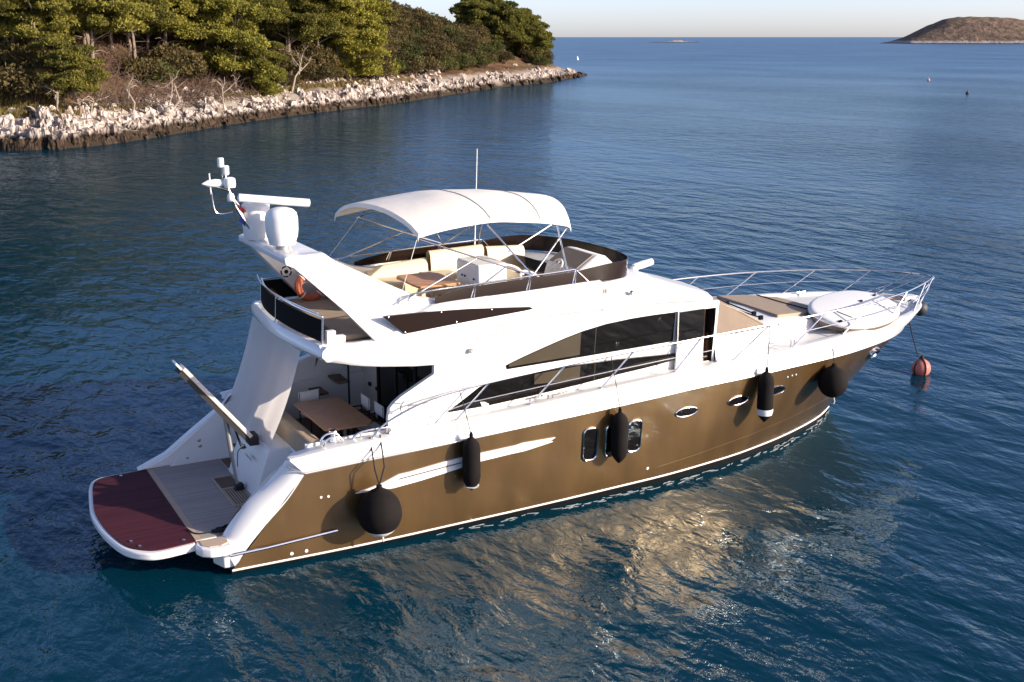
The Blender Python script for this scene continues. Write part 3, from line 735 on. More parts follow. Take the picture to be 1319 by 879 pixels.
for y in (-.5,-.62,-1.0): mb.lathe([(.02,0),(.02,.02)], (5.218,y,4.36), 8, Matrix.Rotation(R(-90),3,'Y'))
mb.pieces('bar_knob', M['dark'], wb)
# helm: console, wheel, seats
mb = MB()
mb.slab([(7.05,-1.35,3.65),(7.30,-1.35,4.38),(7.75,-1.35,4.66),(7.95,-1.35,4.62),(8.35,-1.35,4.28),(8.3,-1.35,3.65)], (0,1.25,0))
hc = mb.build('helm_console', M['gelcoat_soft'], yacht, bevel=.07)
MB().slab([(7.33,-1.25,4.405),(7.70,-1.25,4.64),(7.70,-.2,4.64),(7.33,-.2,4.405)], (-.01,0,.018)).build('instrument_panel', M['tan'], hc)
mb = MB(); c = Vector((7.16,-.72,4.36)); ax = Matrix.Rotation(R(-55),3,'Y')
mb.tube([c+ax@Vector((.19*math.cos(a),.19*math.sin(a),0)) for a in [2*math.pi*k/24 for k in range(25)]], .02, 8, cap=False)
for a in (0,2.1,4.2): mb.tube([c, c+ax@Vector((.18*math.cos(a),.18*math.sin(a),0))], .014, 6)
mb.build('steering_wheel', M['white'], hc)
for y in (-.72,.0):
    mb = MB(); mb.box((6.45,y,4.02),(.5,.55,.16)); 
    rows = []
    for i in range(9):
        u = (i/8-.5)*1.0; rows.append([(6.22-.1*(1-4*u*u)+.0, y+u*.6, z) for z in (4.05,4.25,4.42-.14*abs(u)**2*2)])
    mb.grid(rows); hsn = mb.build('helm_seat', M['cream'], yacht, bevel=.03, solid=.06)
    MB().tube(smooth_path([(6.35,y-.32,3.95),(6.2,y-.33,4.25),(6.25,y-.3,4.42),(6.5,y-.32,4.35),(6.65,y-.33,4.2)],4), .025, 8).build('armrest', M['white'], hsn)
    MB().lathe([(.2,3.65),(.07,3.7),(.06,3.95)], (6.45,y,0), 14).build('pedestal', M['steel'], hsn)
# fore deck of the fly: searchlight, horn, hump
mb = MB(); mb.lathe([(.10,0),(.09,.06),(.04,.1)], (9.75,.35,3.90), 14); mb.lathe([(.03,-.26),(.075,-.24),(.085,.0),(.075,.24),(.03,.27)], (9.98,.35,4.00), 12, Matrix.Rotation(R(80),3,'Y')); mb.build('searchlight', M['white'], yacht)
MB().box((9.0,.75,4.20),(.26,.3,.14)).build('horn_box', M['gelcoat'], yacht, bevel=.04)

# ---- radar arch
ar = MB()
lp = [(1.44,5.03),(1.43,5.14),(1.50,5.17),(2.15,5.17),(2.32,5.03),(2.70,4.83),(3.2,4.57),(3.74,4.31),(4.25,4.20),(4.0,3.95),(3.4,3.68),(2.77,3.68),(2.27,4.26),(1.58,4.97)]
def ay(z, x): 
    return lerp(2.10, 1.40, sst(3.75, 5.25, z)**.9)
n = len(lp)
for sg in (-1,1):
    A = [(x, sg*ay(z,x), z) for x,z in lp]; B = [(x+.02, sg*(ay(z,x)-.26), z) for x,z in lp]
    ar.add(A+B, [tuple(range(n)), tuple(range(2*n-1,n-1,-1))]+[(k,(k+1)%n,n+(k+1)%n,n+k) for k in range(n)])
cp = [(1.44,5.04),(1.44,5.13),(1.52,5.168),(2.14,5.168),(2.18,5.06),(2.0,4.98),(1.56,4.97)]
ar.slab([(x,-1.30,z) for x,z in cp], (0,2.60,0))
arch = ar.build('radar_arch', M['gelcoat'], yacht, bevel=.02, angle=40)
mb = MB(); c = Vector((2.27,1.395,4.40)); 
for q in range(5):
    a0 = 2*math.pi*q/5+.3; mb.tube([c+Vector((.10*math.cos(a),-.20+.0*a,.10*math.sin(a))) for a in [a0+.95*i/5 for i in range(6)]], .014, 6)
mb.lathe([(.04,0),(.04,.01)], c+Vector((0,-.2,0)), 10, Matrix.Rotation(R(90),3,'X'))
emb = mb; emb.build('emblem', M['black'], arch)
def dome(r, h): return [(r*.55,0),(r*.8,.02),(r*.86,.1),(r*.95,.16),(r,.28*h/.65),(r,.48*h/.65),(r*.93,.56*h/.65),(r*.72,.62*h/.65),(r*.4,.65*h/.65),(.02,.66*h/.65)]
MB().lathe([(.12,0),(.12,.07)], (1.66,-.62,5.17), 16).build('dome_foot', M['alu'], arch)
MB().lathe(dome(.285,.66), (1.66,-.62,5.24), 32).build('satellite_dome', M['white'], arch)
MB().lathe([(.22,0),(.24,.05),(.26,.35),(.255,.62),(.21,.68),(.02,.69)], (1.60,.72,5.17), 32).build('flat_dome', M['white'], arch)
rp = MB(); rp.lathe([(.16,0),(.16,.34),(.13,.46),(.05,.5)], (1.85,.12,5.17), 20); rp.box((1.85,.12,5.55),(.42,.3,.16)); rp.lathe([(.07,0),(.07,.2)], (1.85,.12,5.6), 14)
rad = rp.build('radar_pedestal', M['white'], arch, bevel=.03)
d = Vector((.78,-.06,-.10)).normalized(); c = Vector((1.80,.2,5.92))
MB().tube([c-d*.65,c-d*.64,c+d*.64,c+d*.65], [.05,.075,.075,.06], 14).build('radar_scanner', M['white'], arch)
ms = MB()
ms.tube([(1.55,.55,5.17),(1.20,.6,5.80),(1.08,.62,6.15),(1.03,.6,6.42)], .024, 8); ms.tube([(1.62,.7,5.17),(1.28,.68,5.80),(1.12,.66,6.02),(1.02,.64,6.2)], .02, 8)
ms.tube(smooth_path([(1.14,.62,5.70),(.95,.62,5.68),(.84,.62,5.72),(.80,.62,5.85),(.78,.62,6.08)],4), .014, 8)
ms.tube([(1.0,.62,6.22),(.96,.6,6.62)], .012, 8); ms.tube([(1.08,.62,6.1),(.78,.62,6.20)], .02, 8)
mast = ms.build('light_mast', M['steel'], arch)
mb = MB()
mb.lathe([(.045,0),(.06,.02),(.06,.15),(.045,.17)], (.97,.6,6.52), 12); mb.lathe([(.045,0),(.06,.02),(.06,.15),(.045,.17)], (1.05,.58,6.38), 12)
mb.lathe([(.10,0),(.11,.06),(.10,.16),(.05,.18)], (1.10,.55,6.16), 14); mb.lathe([(.01,-.2),(.06,-.1),(.075,.05),(.05,.2)], (.82,.62,6.24), 14, Matrix.Rotation(R(90),3,'Y'))
mb.lathe([(.06,0),(.07,.08),(.05,.14)], (1.12,.6,5.90), 12); mb.tube([(.77,.62,6.05),(.76,.62,6.42)], .012, 6)
mb.pieces('navigation_light', M['white'], arch)
mb = MB(); mb.tube([(6.70,1.98,4.2),(6.72,1.97,4.6)], .02, 8); mb.tube([(6.72,1.97,4.6),(6.78,1.95,6.5)], [.014,.008], 8); mb.build('whip_antenna', M['white'], yacht)

# ---- bimini
def bimz(u, v):   # u 0..1 aft to fore, v -1..1 port(+)
    pass
bs = []
SB = [(3.86,-1.55,5.36),(4.43,-1.55,5.46),(5.29,-1.55,5.53),(6.0,-1.53,5.48),(6.56,-1.50,5.41),(7.03,-1.42,5.31)]
NU = 24; NV = 14
sbp = smooth_path(SB, 5); 
rows = []
for p in sbp:
    f = (p.x-3.86)/(7.03-3.86); row = []
    hw = 1.55-.12*sst(.7,1,f)
    for j in range(NV+1):
        v = -1+2*j/NV; 
        x = p.x + .30*(1-v*v)*sst(.55,1.0,f) - .05*(1-v*v)*(1-f) - .42*(v+1)*.5*(1-f)**2
        camber = .30*(1-abs(v)**2.2)
        z = p.z + camber - .05*sst(.8,1,abs(v))+.09 - .03*math.sin(math.pi*((f*3)%1))*(1-abs(v))
        row.append((x, v*hw, z))
    # valance edges
    row = [(row[0][0], row[0][1]-.01, row[0][2]-.07)]+row+[(row[-1][0], row[-1][1]+.01, row[-1][2]-.07)]
    rows.append(row)
rows = [[(x-.02, y, z-.08) for x,y,z in rows[0]]]+rows+[[(x+.04, y, z-.10) for x,y,z in rows[-1]]]
mb = MB(); mb.grid(rows); bim = mb.build('bimini_canopy', M['canopy'], yacht, solid=.012, angle=60)
mb = MB()
for fi in (2.2/5,):
    pass
for k in (11, 19):
    mb.tube([(x,y,z+.008) for x,y,z in rows[k][1:-1]], .010, 5)
mb.pieces('canopy_seam', M['greymark'], bim)
bp_ = MB()
for sg in (-1,1):
    for a,b in (((3.86,sg*1.45,5.30),(5.95,sg*1.96,4.53)),((5.25,sg*1.5,5.46),(5.95,sg*1.96,4.53)),((7.0,sg*1.4,5.26),(5.95,sg*1.96,4.53)),
                ((4.95,sg*1.70,4.90),(3.35,sg*1.98,4.30)),((6.60,sg*1.5,5.36),(5.45,sg*1.72,4.9)),((6.72,sg*1.5,5.36),(6.76,sg*1.96,4.28))):
        MB().tube([a,b], .016, 8).build('bimini_pole', M['steel'], bim)
    MB().tube([(3.86,sg*1.45,5.28),(3.30,sg*1.95,4.35)], .007, 6).build('bimini_stay', M['rope_white'], bim)
mb = MB()
for xx,zz in ((3.9,5.30),(5.3,5.46),(7.0,5.26)):
    mb.tube([(xx+(.28*(1-v*v) if xx>6 else 0), v*1.48, zz+.25*(1-abs(v)**2.2)) for v in [-1+2*i/14 for i in range(15)]], .014, 8)
mb.pieces('bimini_hoop', M['steel'], bim)

# ---- guard rails
mb = MB(); wires = MB()
rail_s = [(2.62,2.20,2.0),(2.85,2.22,2.22),(3.35,2.28,2.46),(3.9,2.30,2.60),(4.85,2.33,2.72),(6.45,2.34,2.84),(7.97,2.35,2.93),(9.56,2.35,3.0),(11.32,2.33,3.07),(12.9,2.23,3.12),(14.5,1.98,3.14),(16.0,1.52,3.14),(17.2,.92,3.12),(18.0,.42,3.08),(18.38,.10,3.03)]
base = [(4.17,2.30,2.09),(5.70,2.33,2.18),(7.22,2.34,2.27),(8.94,2.34,2.37),(10.4,2.32,2.42),(12.0,2.25,2.47),(13.55,2.09,2.53),(15.2,1.78,2.56),(16.6,1.2,2.56),(17.3,.72,2.55)]
tops = [(4.85,),(6.45,),(7.97,),(9.56,),(11.32,),(12.9,),(14.5,),(16.0,),(17.25,),(18.1,)]
for sg in (-1,1):
    path = smooth_path([(x,sg*y,z) for x,y,z in rail_s], 5)
    mb.tube(path, .019, 8)
mb.tube([(18.38,-.10,3.03),(18.42,0,3.03),(18.38,.10,3.03)], .019, 8)
rail = mb.build('guard_rail', M['steel'], yacht)
for sg in (-1,1):
    for (bx,by,bz),(tx,) in zip(base,tops):
        ty = interp(tx, rail_s, 1); tz = interp(tx, rail_s, 2)
        m2 = MB().tube([(bx,sg*by,bz),(tx,sg*ty,tz)], .017, 8); m2.lathe([(.04,0),(.035,.02),(.02,.03)], (bx,sg*by,bz), 10); m2.build('stanchion', M['steel'], rail)
    wires.tube(smooth_path([(lerp(b[0],t[0],.5), sg*lerp(b[1],interp(t[0],rail_s,1),.5), lerp(b[2],interp(t[0],rail_s,2),.5)) for b,t in zip(base,tops)],3), .008, 6)
    wires.tube([(3.55,sg*2.3,2.22),(lerp(4.17,4.85,.5),sg*2.31,2.405)], .008, 6)
wires.pieces('rail_wire', M['steel'], rail)
# pulpit inner rails and anchor gear
mb = MB()
for sg in (-1,1):
    mb.tube([(17.25,sg*.55,2.56),(18.38,sg*.12,3.0)], .017, 8); mb.tube([(17.0,sg*.9,2.56),(17.7,sg*.55,2.80),(18.05,sg*.3,2.82)], .014, 8)
mb.pieces('pulpit_strut', M['steel'], rail)
mb = MB(); mb.box((16.9,.05,2.5),(.9,.5,.03)); well = mb.build('anchor_well', M['gelcoat_soft'], yacht)
mb = MB(); mb.lathe([(.14,0),(.14,.05),(.09,.07),(.09,.16),(.12,.18),(.05,.24)], (16.55,-.1,2.5), 16); mb.box((16.3,.2,2.56),(.3,.22,.12)); mb.tube([(16.6,-.1,2.6),(17.6,0,2.58)], .03, 6); mb.build('windlass', M['wood_dark'], yacht, bevel=.01)
mb = MB(); mb.box((17.65,0,2.55),(.45,.3,.10)); mb.lathe([(.1,-.12),(.1,.12)], (17.86,0,2.5), 14, Matrix.Rotation(R(90),3,'X')); mb.build('bow_roller', M['gelcoat'], yacht, bevel=.03)
for x,y in ((12.2,-2.05),(15.6,1.55),(15.6,-1.5),(12.2,2.05),(6.2,-2.2)):
    mb = MB(); mb.tube([(x-.14,y,2.60 if x>10 else 2.28),(x+.14,y,2.60 if x>10 else 2.28)], .018, 8); mb.tube([(x-.05,y,2.45 if x>10 else 2.15),(x-.05,y,2.6 if x>10 else 2.28)], .015, 6); mb.tube([(x+.05,y,2.45 if x>10 else 2.15),(x+.05,y,2.6 if x>10 else 2.28)], .015, 6)
    mb.build('deck_cleat', M['steel'], yacht)

# ---- passerelle (raised gangway) on the transom
mb = MB(); a = Vector((1.02,.02,1.62)); b = Vector((-.13,0,3.08)); d = (b-a).normalized(); n_ = Vector((0,1,0)); w = d.cross(n_); WS = 1 if w.x > 0 else -1
rot = Matrix((d, n_, d.cross(n_))).transposed()
mb.box((a+b)/2+w*.035*WS, ((b-a).length,.34,.075), rot)
ps = mb.build('passerelle', M['palegrey'], yacht, bevel=.01)
m2 = MB()
m2.box((a+b)/2-w*.05*WS, ((b-a).length*.99,.30,.085), rot)
m2.build('passerelle_beam', M['dark'], ps)
MB().box(b+d*.08, (.16,.3,.04), rot).build('passerelle_tip', M['white'], ps, bevel=.01)
MB().box((1.10,.02,1.56),(.18,.3,.2)).build('passerelle_hinge', M['dark'], ps, bevel=.02)
MB().tube([(.62,.02,2.12),(.70,.02,1.3)], .045, 10).tube([(.70,.02,1.32),(.78,.02,.66)], .03, 10).build('passerelle_ram', M['alu'], ps)
MB().box((.80,0,.66),(.16,.16,.14)).build('ram_foot', M['dark'], ps, bevel=.02)
mb = MB()
for k in range(3): mb.tube(smooth_path([(.78,.03+.03*k,1.85),(.86,-.08,1.55-.05*k),(.95,-.05*k,1.45),(.84,.06,1.35),(.80,.02,1.15-.05*k)],4), .008, 5)
mb.pieces('hydraulic_hose', M['rope'], ps)

# ================================================================== LOOSE THINGS ON AND AROUND THE YACHT
def rope_part(parent, path, r=.010, m='rope', name='rope'): return MB().tube(path, r, 6).build(name, M[m], parent)
def long_fender(x, z0, z1, top, label):
    p, n = hull_at(x, (z0+z1)/2)
    rr = .165; y = min(hull_at(x, z1-.1)[0].y, p.y) - rr - .01
    rt = empty('cylinder_fender', label, 'fender', (x, y, (z0+z1)/2), 'fenders hung along the starboard side')
    h = (z1-z0)/2
    prof = [(.015,-h),(.05,-h+.03),(.10,-h+.09),(.145,-h+.16),(rr,-h+.26),(rr,0),(rr,h-.22),(.145,h-.12),(.10,h-.05),(.04,h)]
    MB().lathe(prof, (0,0,0), 24).build('body', M['fender_cloth'], rt)
    MB().lathe([(.030,-.02),(.035,.05),(.018,.10)], (0,0,h), 12).build('eye', M['black'], rt)
    tp = Vector(top)-Vector((x,y,(z0+z1)/2))
    rope_part(rt, [(0,0,h+.05), tp*.55+Vector((0,-.012,.5*h)), tp], .008, 'rope')
    return rt, h
f2,h = long_fender(4.32, .86, 1.86, (4.26,-2.315,2.65), 'black cloth cylinder fender hanging beside the white styling blade on the hull')
MB().lathe([(.03,0),(.11,.03),(.14,.06)], (0,0,-h+.03), 20).build('end_cap', M['white'], f2)
f3,h = long_fender(7.47, .84, 1.86, (7.44,-2.35,2.90), 'black cloth cylinder fender hanging in front of the upright chrome framed hull windows')
f4,h = long_fender(11.08, 1.09, 2.16, (11.3,-2.35,3.06), 'black cloth cylinder fender with a white lower band, covering the oval porthole nearest the bow')
MB().lathe([(.153,-h+.16),(.171,-h+.24),(.171,-h+.29)], (0,0,0), 24).build('white_band', M['white'], f4)
def ball_fender(x, zc, r, top, label):
    p, n = hull_at(x, zc); p2,_ = hull_at(x, min(zc+.5,1.9)); y = min(p.y,p2.y+.1)-r*.92
    rt = empty('ball_fender', label, 'fender', (x,y,zc), 'fenders hung along the starboard side')
    prof = [(.03,-r*1.0)]+[(r*math.sin(a), -r*math.cos(a)*(1.0 if a<1.57 else 1.18)) for a in [R(18+i*8) for i in range(19)]]+[(.05,r*1.25),(.05,r*1.36)]
    MB().lathe(prof, (0,0,0), 28).build('body', M['fender_cloth'], rt)
    tp = Vector(top)-Vector((x,y,zc))
    return rt, tp
f1,tp = ball_fender(2.50,.80,.385,(2.75,-2.22,2.04),'big round black fender with a white bottom, hanging at the stern quarter')
MB().lathe([(.04,-.40),(.16,-.372),(.25,-.30),(.275,-.265)], (0,0,0), 28).build('white_bottom', M['white'], f1)
rope_part(f1, [(0,0,.5),(tp.x*.4,-.02,.85),(tp.x,tp.y,tp.z)], .013); rope_part(f1, [(0.01,0,.5),(-.05,.05,.8),(tp.x-.18,tp.y+.02,tp.z-.02)], .013)
rope_part(f1, [(.03,-.02,-.38),(.04,-.02,-.52)], .018, 'rope_white', 'rope_tail')
f5,tp = ball_fender(13.17,1.56,.315,(13.15,-2.2,2.53),'smaller round black fender hanging under the bow flare')
rope_part(f5, [(0,0,.4),(tp.x*.5,tp.y*.4,.7),(tp.x,tp.y,tp.z)], .010); rope_part(f5, [(.02,-.03,-.3),(.05,-.04,-.42),(.02,-.04,-.46)], .012, 'rope_white', 'rope_tail')

# bow ball, mooring rope and buoy
rt = empty('bow_fender', 'dark grey round ball hanging at the very tip of the bow', 'fender', (18.12,0,2.22))
MB().lathe([(.02,-.19)]+[(.19*math.sin(R(a)),-.19*math.cos(R(a))) for a in range(15,180,15)]+[(.03,.2),(.03,.26)], (0,0,0), 24).build('body', mat('dark_grey_rubber',(.02,.025,.03),.6), rt)
rope_part(rt, [(0,0,.24),(-.2,0,.40)], .012)
rt = empty('mooring_buoy', 'faded red and pink mooring buoy floating ahead of the bow', 'buoy', (19.72,1.25,.16))
MB().lathe([(.02,-.25)]+[(.25*math.sin(R(a)),-.25*math.cos(R(a))) for a in range(12,180,8)]+[(.02,.25)], (0,0,0), 28).build('ball', M['buoy'], rt)
mb = MB(); mb.tube([(.254*math.cos(a),0,.254*math.sin(a)) for a in [2*math.pi*k/24 for k in range(25)]], .022, 6, cap=False); mb.tube([(.255*math.cos(a)*.3,.255*math.cos(a)*.95,.255*math.sin(a)) for a in [2*math.pi*k/24 for k in range(25)]], .02, 6, cap=False)
mb.lathe([(.05,.24),(.05,.32),(.02,.37)], (0,0,0), 10); mb.build('lashing', M['rope'], rt)
ln = MB().tube(smooth_path([(17.72,-.02,2.46),(17.9,.1,1.9),(18.6,.5,1.1),(19.3,1.0,.62),(19.72,1.25,.54)],4), .014, 6).build('mooring_line', M['rope'])
tag(ln, 'thin dark mooring line running from the bow down to the red buoy', 'rope')

# white oval board lying on the foredeck
pts = []
def sup(a, rx, ry, e=2.3):
    c, s_ = math.cos(a), math.sin(a); return (math.copysign(abs(c)**(2/e), c)*rx, math.copysign(abs(s_)**(2/e), s_)*ry)
NB = 40; bd = MB(); rings = []
for (k, z) in ((.86,0),(.94,.03),(.985,.10),(1,.18),(.992,.225),(.97,.25),(.9,.265)):
    rings.append([(*[q*k for q in sup(2*math.pi*i/NB, 1.36, .80)], z) for i in range(NB)])
bv = [v for rg in rings for v in rg]; bf = []
for i in range(len(rings)-1):
    for k in range(NB): bf.append((i*NB+k, i*NB+(k+1)%NB, (i+1)*NB+(k+1)%NB, (i+1)*NB+k))
bf += [tuple(range(NB))[::-1], tuple((len(rings)-1)*NB+k for k in range(NB))]
rt = empty('dinghy_cover', 'big white oval board with a rounded rim lying on the starboard foredeck', 'oval board', (14.7,-1.18,2.62)); rt.rotation_euler = (R(14), R(-1.0), R(15))
MB().add(bv, bf).build('shell', M['gelcoat'], rt, angle=50)
lo_r = [[(x*.995,y*.995,z) for x,y,z in rings[0]],[(x*1.003,y*1.003,z-.0) for x,y,z in rings[1]],[(x*1.004,y*1.004,z) for x,y,z in rings[2]],[(x*1.004,y*1.004,z-.02) for x,y,z in rings[3]]]
MB().grid([r_+[r_[0]] for r_ in lo_r]).build('side_band', M['tanmesh'], rt)
mb = MB()
for x,y in ((-.75,.05),(.42,.12),(1.1,.18),(-1.15,-.35)): mb.box((x,y,.275),(.09,.05,.03))
mb.pieces('fitting', M['black'], rt)
mb = MB(); mb.tube([(-.75,.05,.27),(-.68,-.35,.27)], .012, 5); mb.build('strap', M['black'], rt)
mb = MB()
for k in range(6): mb.box((.55+.055*k,-.08-.085*k,.268),(.05,.04,.004), Matrix.Rotation(R(-30),3,'Z'))
mb.build('faint_mark', M['greymark'], rt)

# thin broken foam where the water laps the hull
rgf = np.random.default_rng(12); fm = MB()
for i in range(120):
    s_ = rgf.uniform(.25,.995); w_ = hullpt(s_, -.12); e_ = .02+abs(rgf.normal(0,.08))+.06*(rgf.random()<.2)
    l_ = rgf.uniform(.03,.16); b_ = rgf.uniform(.004,.012); a_ = math.atan2(-(hullpt(min(1,s_+.01),-.12).y-w_.y), hullpt(min(1,s_+.01),-.12).x-w_.x)+rgf.normal(0,.15)
    c_ = Vector((w_.x, -(w_.y+e_), .006)); pts_ = []
    for k in range(8):
        q_ = 2*math.pi*k/8; r_ = rgf.uniform(.6,1.2); pts_.append((c_.x+l_*r_*math.cos(q_)*math.cos(a_)-b_*r_*math.sin(q_)*math.sin(a_), c_.y+l_*r_*math.cos(q_)*math.sin(a_)+b_*r_*math.sin(q_)*math.cos(a_), .006+.0004*i/190))
    fm.slab(pts_, (0,0,.004))
tag(fm.build('foam', mat('sea_foam',(.42,.44,.45),.7), smooth=False), 'thin broken flecks of foam lapping along the waterline of the bronze hull', 'foam', kind='stuff')
# coil of dark rope on the quarter
mb = MB()
for k in range(4):
    mb.tube(smooth_path([(-.05+.14*math.cos(a+k)*(.8+.1*k)+.05*k, -1.70+.07*math.sin(a*1.1+k)-.02*k, .61+.02*k+.01*math.sin(3*a)) for a in [2*math.pi*i/9 for i in range(10)]],3), .014, 6)
mb.tube(smooth_path([(-.1,-1.75,.62),(-.35,-1.72,.62),(-.45,-1.6,.61),(-.5,-1.4,.62)],3), .012, 6)
mb.tube(smooth_path([(.05,-1.8,.64),(.2,-1.9,.9),(.3,-1.95,1.05)],3), .012, 6)
tag(mb.build('rope_coil', M['rope']), 'small coil of black rope lying on the grey teak by the starboard quarter', 'rope')

# dining table, chairs
rt = empty('dining_table', 'varnished brown wooden table with clipped corners standing in the cockpit', 'table', (2.6,-.32,1.2))
o = MB().slab([(-.42,-.93,.69),(.34,-.93,.69),(.44,-.80,.69),(.44,.86,.69),(.36,.95,.69),(-.46,.95,.69),(-.5,.88,.69),(-.5,-.84,.69)], (0,0,.045)).build('tabletop', M['wood'], rt, bevel=.008)
for y in (-.55,.55): MB().tube([(0,y,0),(0,y,.69)], .045, 12).build('leg', M['chrome'], rt)
mb = MB().box((0,0,.66),(.7,1.5,.05)); mb.build('underframe', M['wood_dark'], rt)
def chair_parts(rt):
    MB().box((0,0,.45),(.42,.44,.035)).build('seat', M['white'], rt, bevel=.01)
    MB().box((-.22,0,.76),(.025,.46,.22)).build('backrest', M['white'], rt, bevel=.008)
    for sx_ in (-1,1):
        for sy in (-1,1):
            z1 = .86 if sx_ < 0 else .45
            MB().tube([(sx_*.22,sy*.215,0),(sx_*.215,sy*.215,z1)], .014, 6).build('leg', M['dark'], rt)
        MB().tube([(-.2,sx_*.215,.62),(.2,sx_*.215,.62)], .014, 6).build('armrest', M['dark'], rt)
proto = None
for i,(x,y,a,lb) in enumerate(((3.12,-.02,180,'white canvas folding chair on the forward side of the table, the one nearer the stair'),
                             (3.16,-.62,180,'white folding chair on the forward side of the table, nearer the starboard side'),
                             (2.54,.62,-80,'white canvas folding chair at the port end of the table, its back to the stair'))):
    if proto is None:
        r_ = proto = empty('folding_chair', lb, 'chair', (x,y,1.2), 'folding chairs around the cockpit table'); chair_parts(r_)
    else:
        r_ = proto.copy(); col.objects.link(r_); r_.location = (x,y,1.2); r_['label'] = lb
        for c in children(proto):
            d_ = c.copy(); col.objects.link(d_); d_.parent = r_
    r_.rotation_euler = (0,0,R(a))
# curtain (drawn sun screen) from the flybridge rim to the transom
ctn = MB(); rows = []
for i in range(15):
    f = i/14; row = []
    for j in range(31):
        g = j/30
        yt = lerp(1.95,-1.12,g); yb = lerp(2.0,-.46,g); sag = math.sin(math.pi*f)*.05
        xt = 1.70+.08*abs(yt/2)**2; xb = lerp(1.06,1.27,g**.5)
        x = lerp(xt,xb,f)+sag+.03*math.sin(g*26+f*3)*(.25+f*.5)+.018*abs(math.sin(g*9+1.3*f)); z = lerp(3.42,1.50,f) ; y = lerp(yt,yb,f)
        row.append((x,y,z))
    rows.append(row)
ctn.grid(rows)
sc = bpy.data.materials.new('white_mesh_screen'); sc.use_nodes = True
L_ = sc.node_tree.links; p_ = sc.node_tree.nodes['Principled BSDF']; p_.inputs['Base Color'].default_value = (.85,.83,.82,1); p_.inputs['Roughness'].default_value = .8
tr_ = nd(sc,'ShaderNodeBsdfTranslucent'); tr_.inputs['Color'].default_value = (.85,.80,.77,1); tp_ = nd(sc,'ShaderNodeBsdfTransparent')
m1 = nd(sc,'ShaderNodeMixShader'); m1.inputs[0].default_value = .5; L_.new(p_.outputs[0],m1.inputs[1]); L_.new(tr_.outputs[0],m1.inputs[2])
m2_ = nd(sc,'ShaderNodeMixShader'); m2_.inputs[0].default_value = .05; L_.new(m1.outputs[0],m2_.inputs[1]); L_.new(tp_.outputs[0],m2_.inputs[2])
L_.new(m2_.outputs[0], sc.node_tree.nodes['Material Output'].inputs['Surface'])
tag(ctn.build('sun_screen', sc), 'white translucent mesh screen stretched from the flybridge overhang down to the transom', 'screen')
# lifebuoy on the flybridge
mb = MB(); c = Vector((2.78,1.30,4.06)); n = 28; vs_ = []; fs_ = []
for i in range(n):
    a = 2*math.pi*i/n
    for k in range(10):
        b = 2*math.pi*k/10; rr = .25+.075*math.cos(b); vs_.append((c.x+rr*math.cos(a)*.55, c.y+rr*math.cos(a)*.83+.075*math.sin(b)*.5, c.z+rr*math.sin(a)) if False else (c.x+rr*math.cos(a), c.y+.075*math.sin(b), c.z+rr*math.sin(a)))
for i in range(n):
    for k in range(10): fs_.append((i*10+k, i*10+(k+1)%10, ((i+1)%n)*10+(k+1)%10, ((i+1)%n)*10+k))
rt = empty('lifebuoy', 'orange ring lifebuoy stowed upright under the radar arch', 'lifebuoy', (0,0,0))
MB().add(vs_, fs_).build('ring', M['orange'], rt)
mb = MB()
for a in (R(45),R(135),R(225),R(315)): mb.tube([c+Vector(((.25+.08*math.cos(b))*math.cos(a), .08*math.sin(b), (.25+.08*math.cos(b))*math.sin(a))) for b in [2*math.pi*k/12 for k in range(13)]], .012, 6, cap=False)
mb.pieces('reflective_band', M['white'], rt)
# flag on the mast
rt = empty('flag', 'small red white and blue flag hanging limp from the light mast', 'flag', (1.22,.62,5.85))
for nm, mm, z0, z1 in (('red_stripe','red',.0,-.12),('white_stripe','white',-.12,-.22),('blue_stripe','blue',-.22,-.32)):
    mb = MB(); mb.grid([[(.02+.16*u-.04*math.sin(z*9), .03*math.sin(6*u+z*12), z-.16*u) for u in (0,.2,.4,.6,.8,1)] for z in (z0,(z0+z1)/2,z1)]); mb.build(nm, M[mm], rt, solid=.004)

# ================================================================== LAND
SH = [(-60,112),(-25,96),(5,84.2),(10.9,83.4),(18.7,90.8),(29.5,104.2),(42.7,118),(58.8,132.6),(83.6,159.4),(96.7,173.6),(115.3,189.2),(132,208),(146,224),(150,231),
      (146,240),(132,250),(112,262),(90,275),(60,292),(20,305),(-60,310)]
SHn = np.array([(v.x,v.y) for v in smooth_path([(x,y,0) for x,y in SH], 8)])
def shore_dist(P):
    """signed distance inland (positive on land) for Nx2 points"""
    A = SHn[:-1]; B = SHn[1:]; D = B-A; L2 = (D**2).sum(1)
    best = np.full(len(P), 1e9)
    for a, d, l in zip(A, D, L2):
        t = np.clip(((P-a)@d)/l, 0, 1); q = a+t[:,None]*d; best = np.minimum(best, np.hypot(*(P-q).T))
    poly = np.vstack([SHn, [(-60,310)], [(-60,112)]])
    inside = np.zeros(len(P), bool); j = len(poly)-1
    for i in range(len(poly)):
        xi, yi = poly[i]; xj, yj = poly[j]
        c = ((yi > P[:,1]) != (yj > P[:,1])) & (P[:,0] < (xj-xi)*(P[:,1]-yi)/(yj-yi+1e-12)+xi); inside ^= c; j = i
    return np.where(inside, best, -best)
def nz2(P, s, seed=0):
    return np.array([mnoise.noise((x*s+seed*7.3, y*s-seed*3.1, seed*1.7)) for x,y in P])
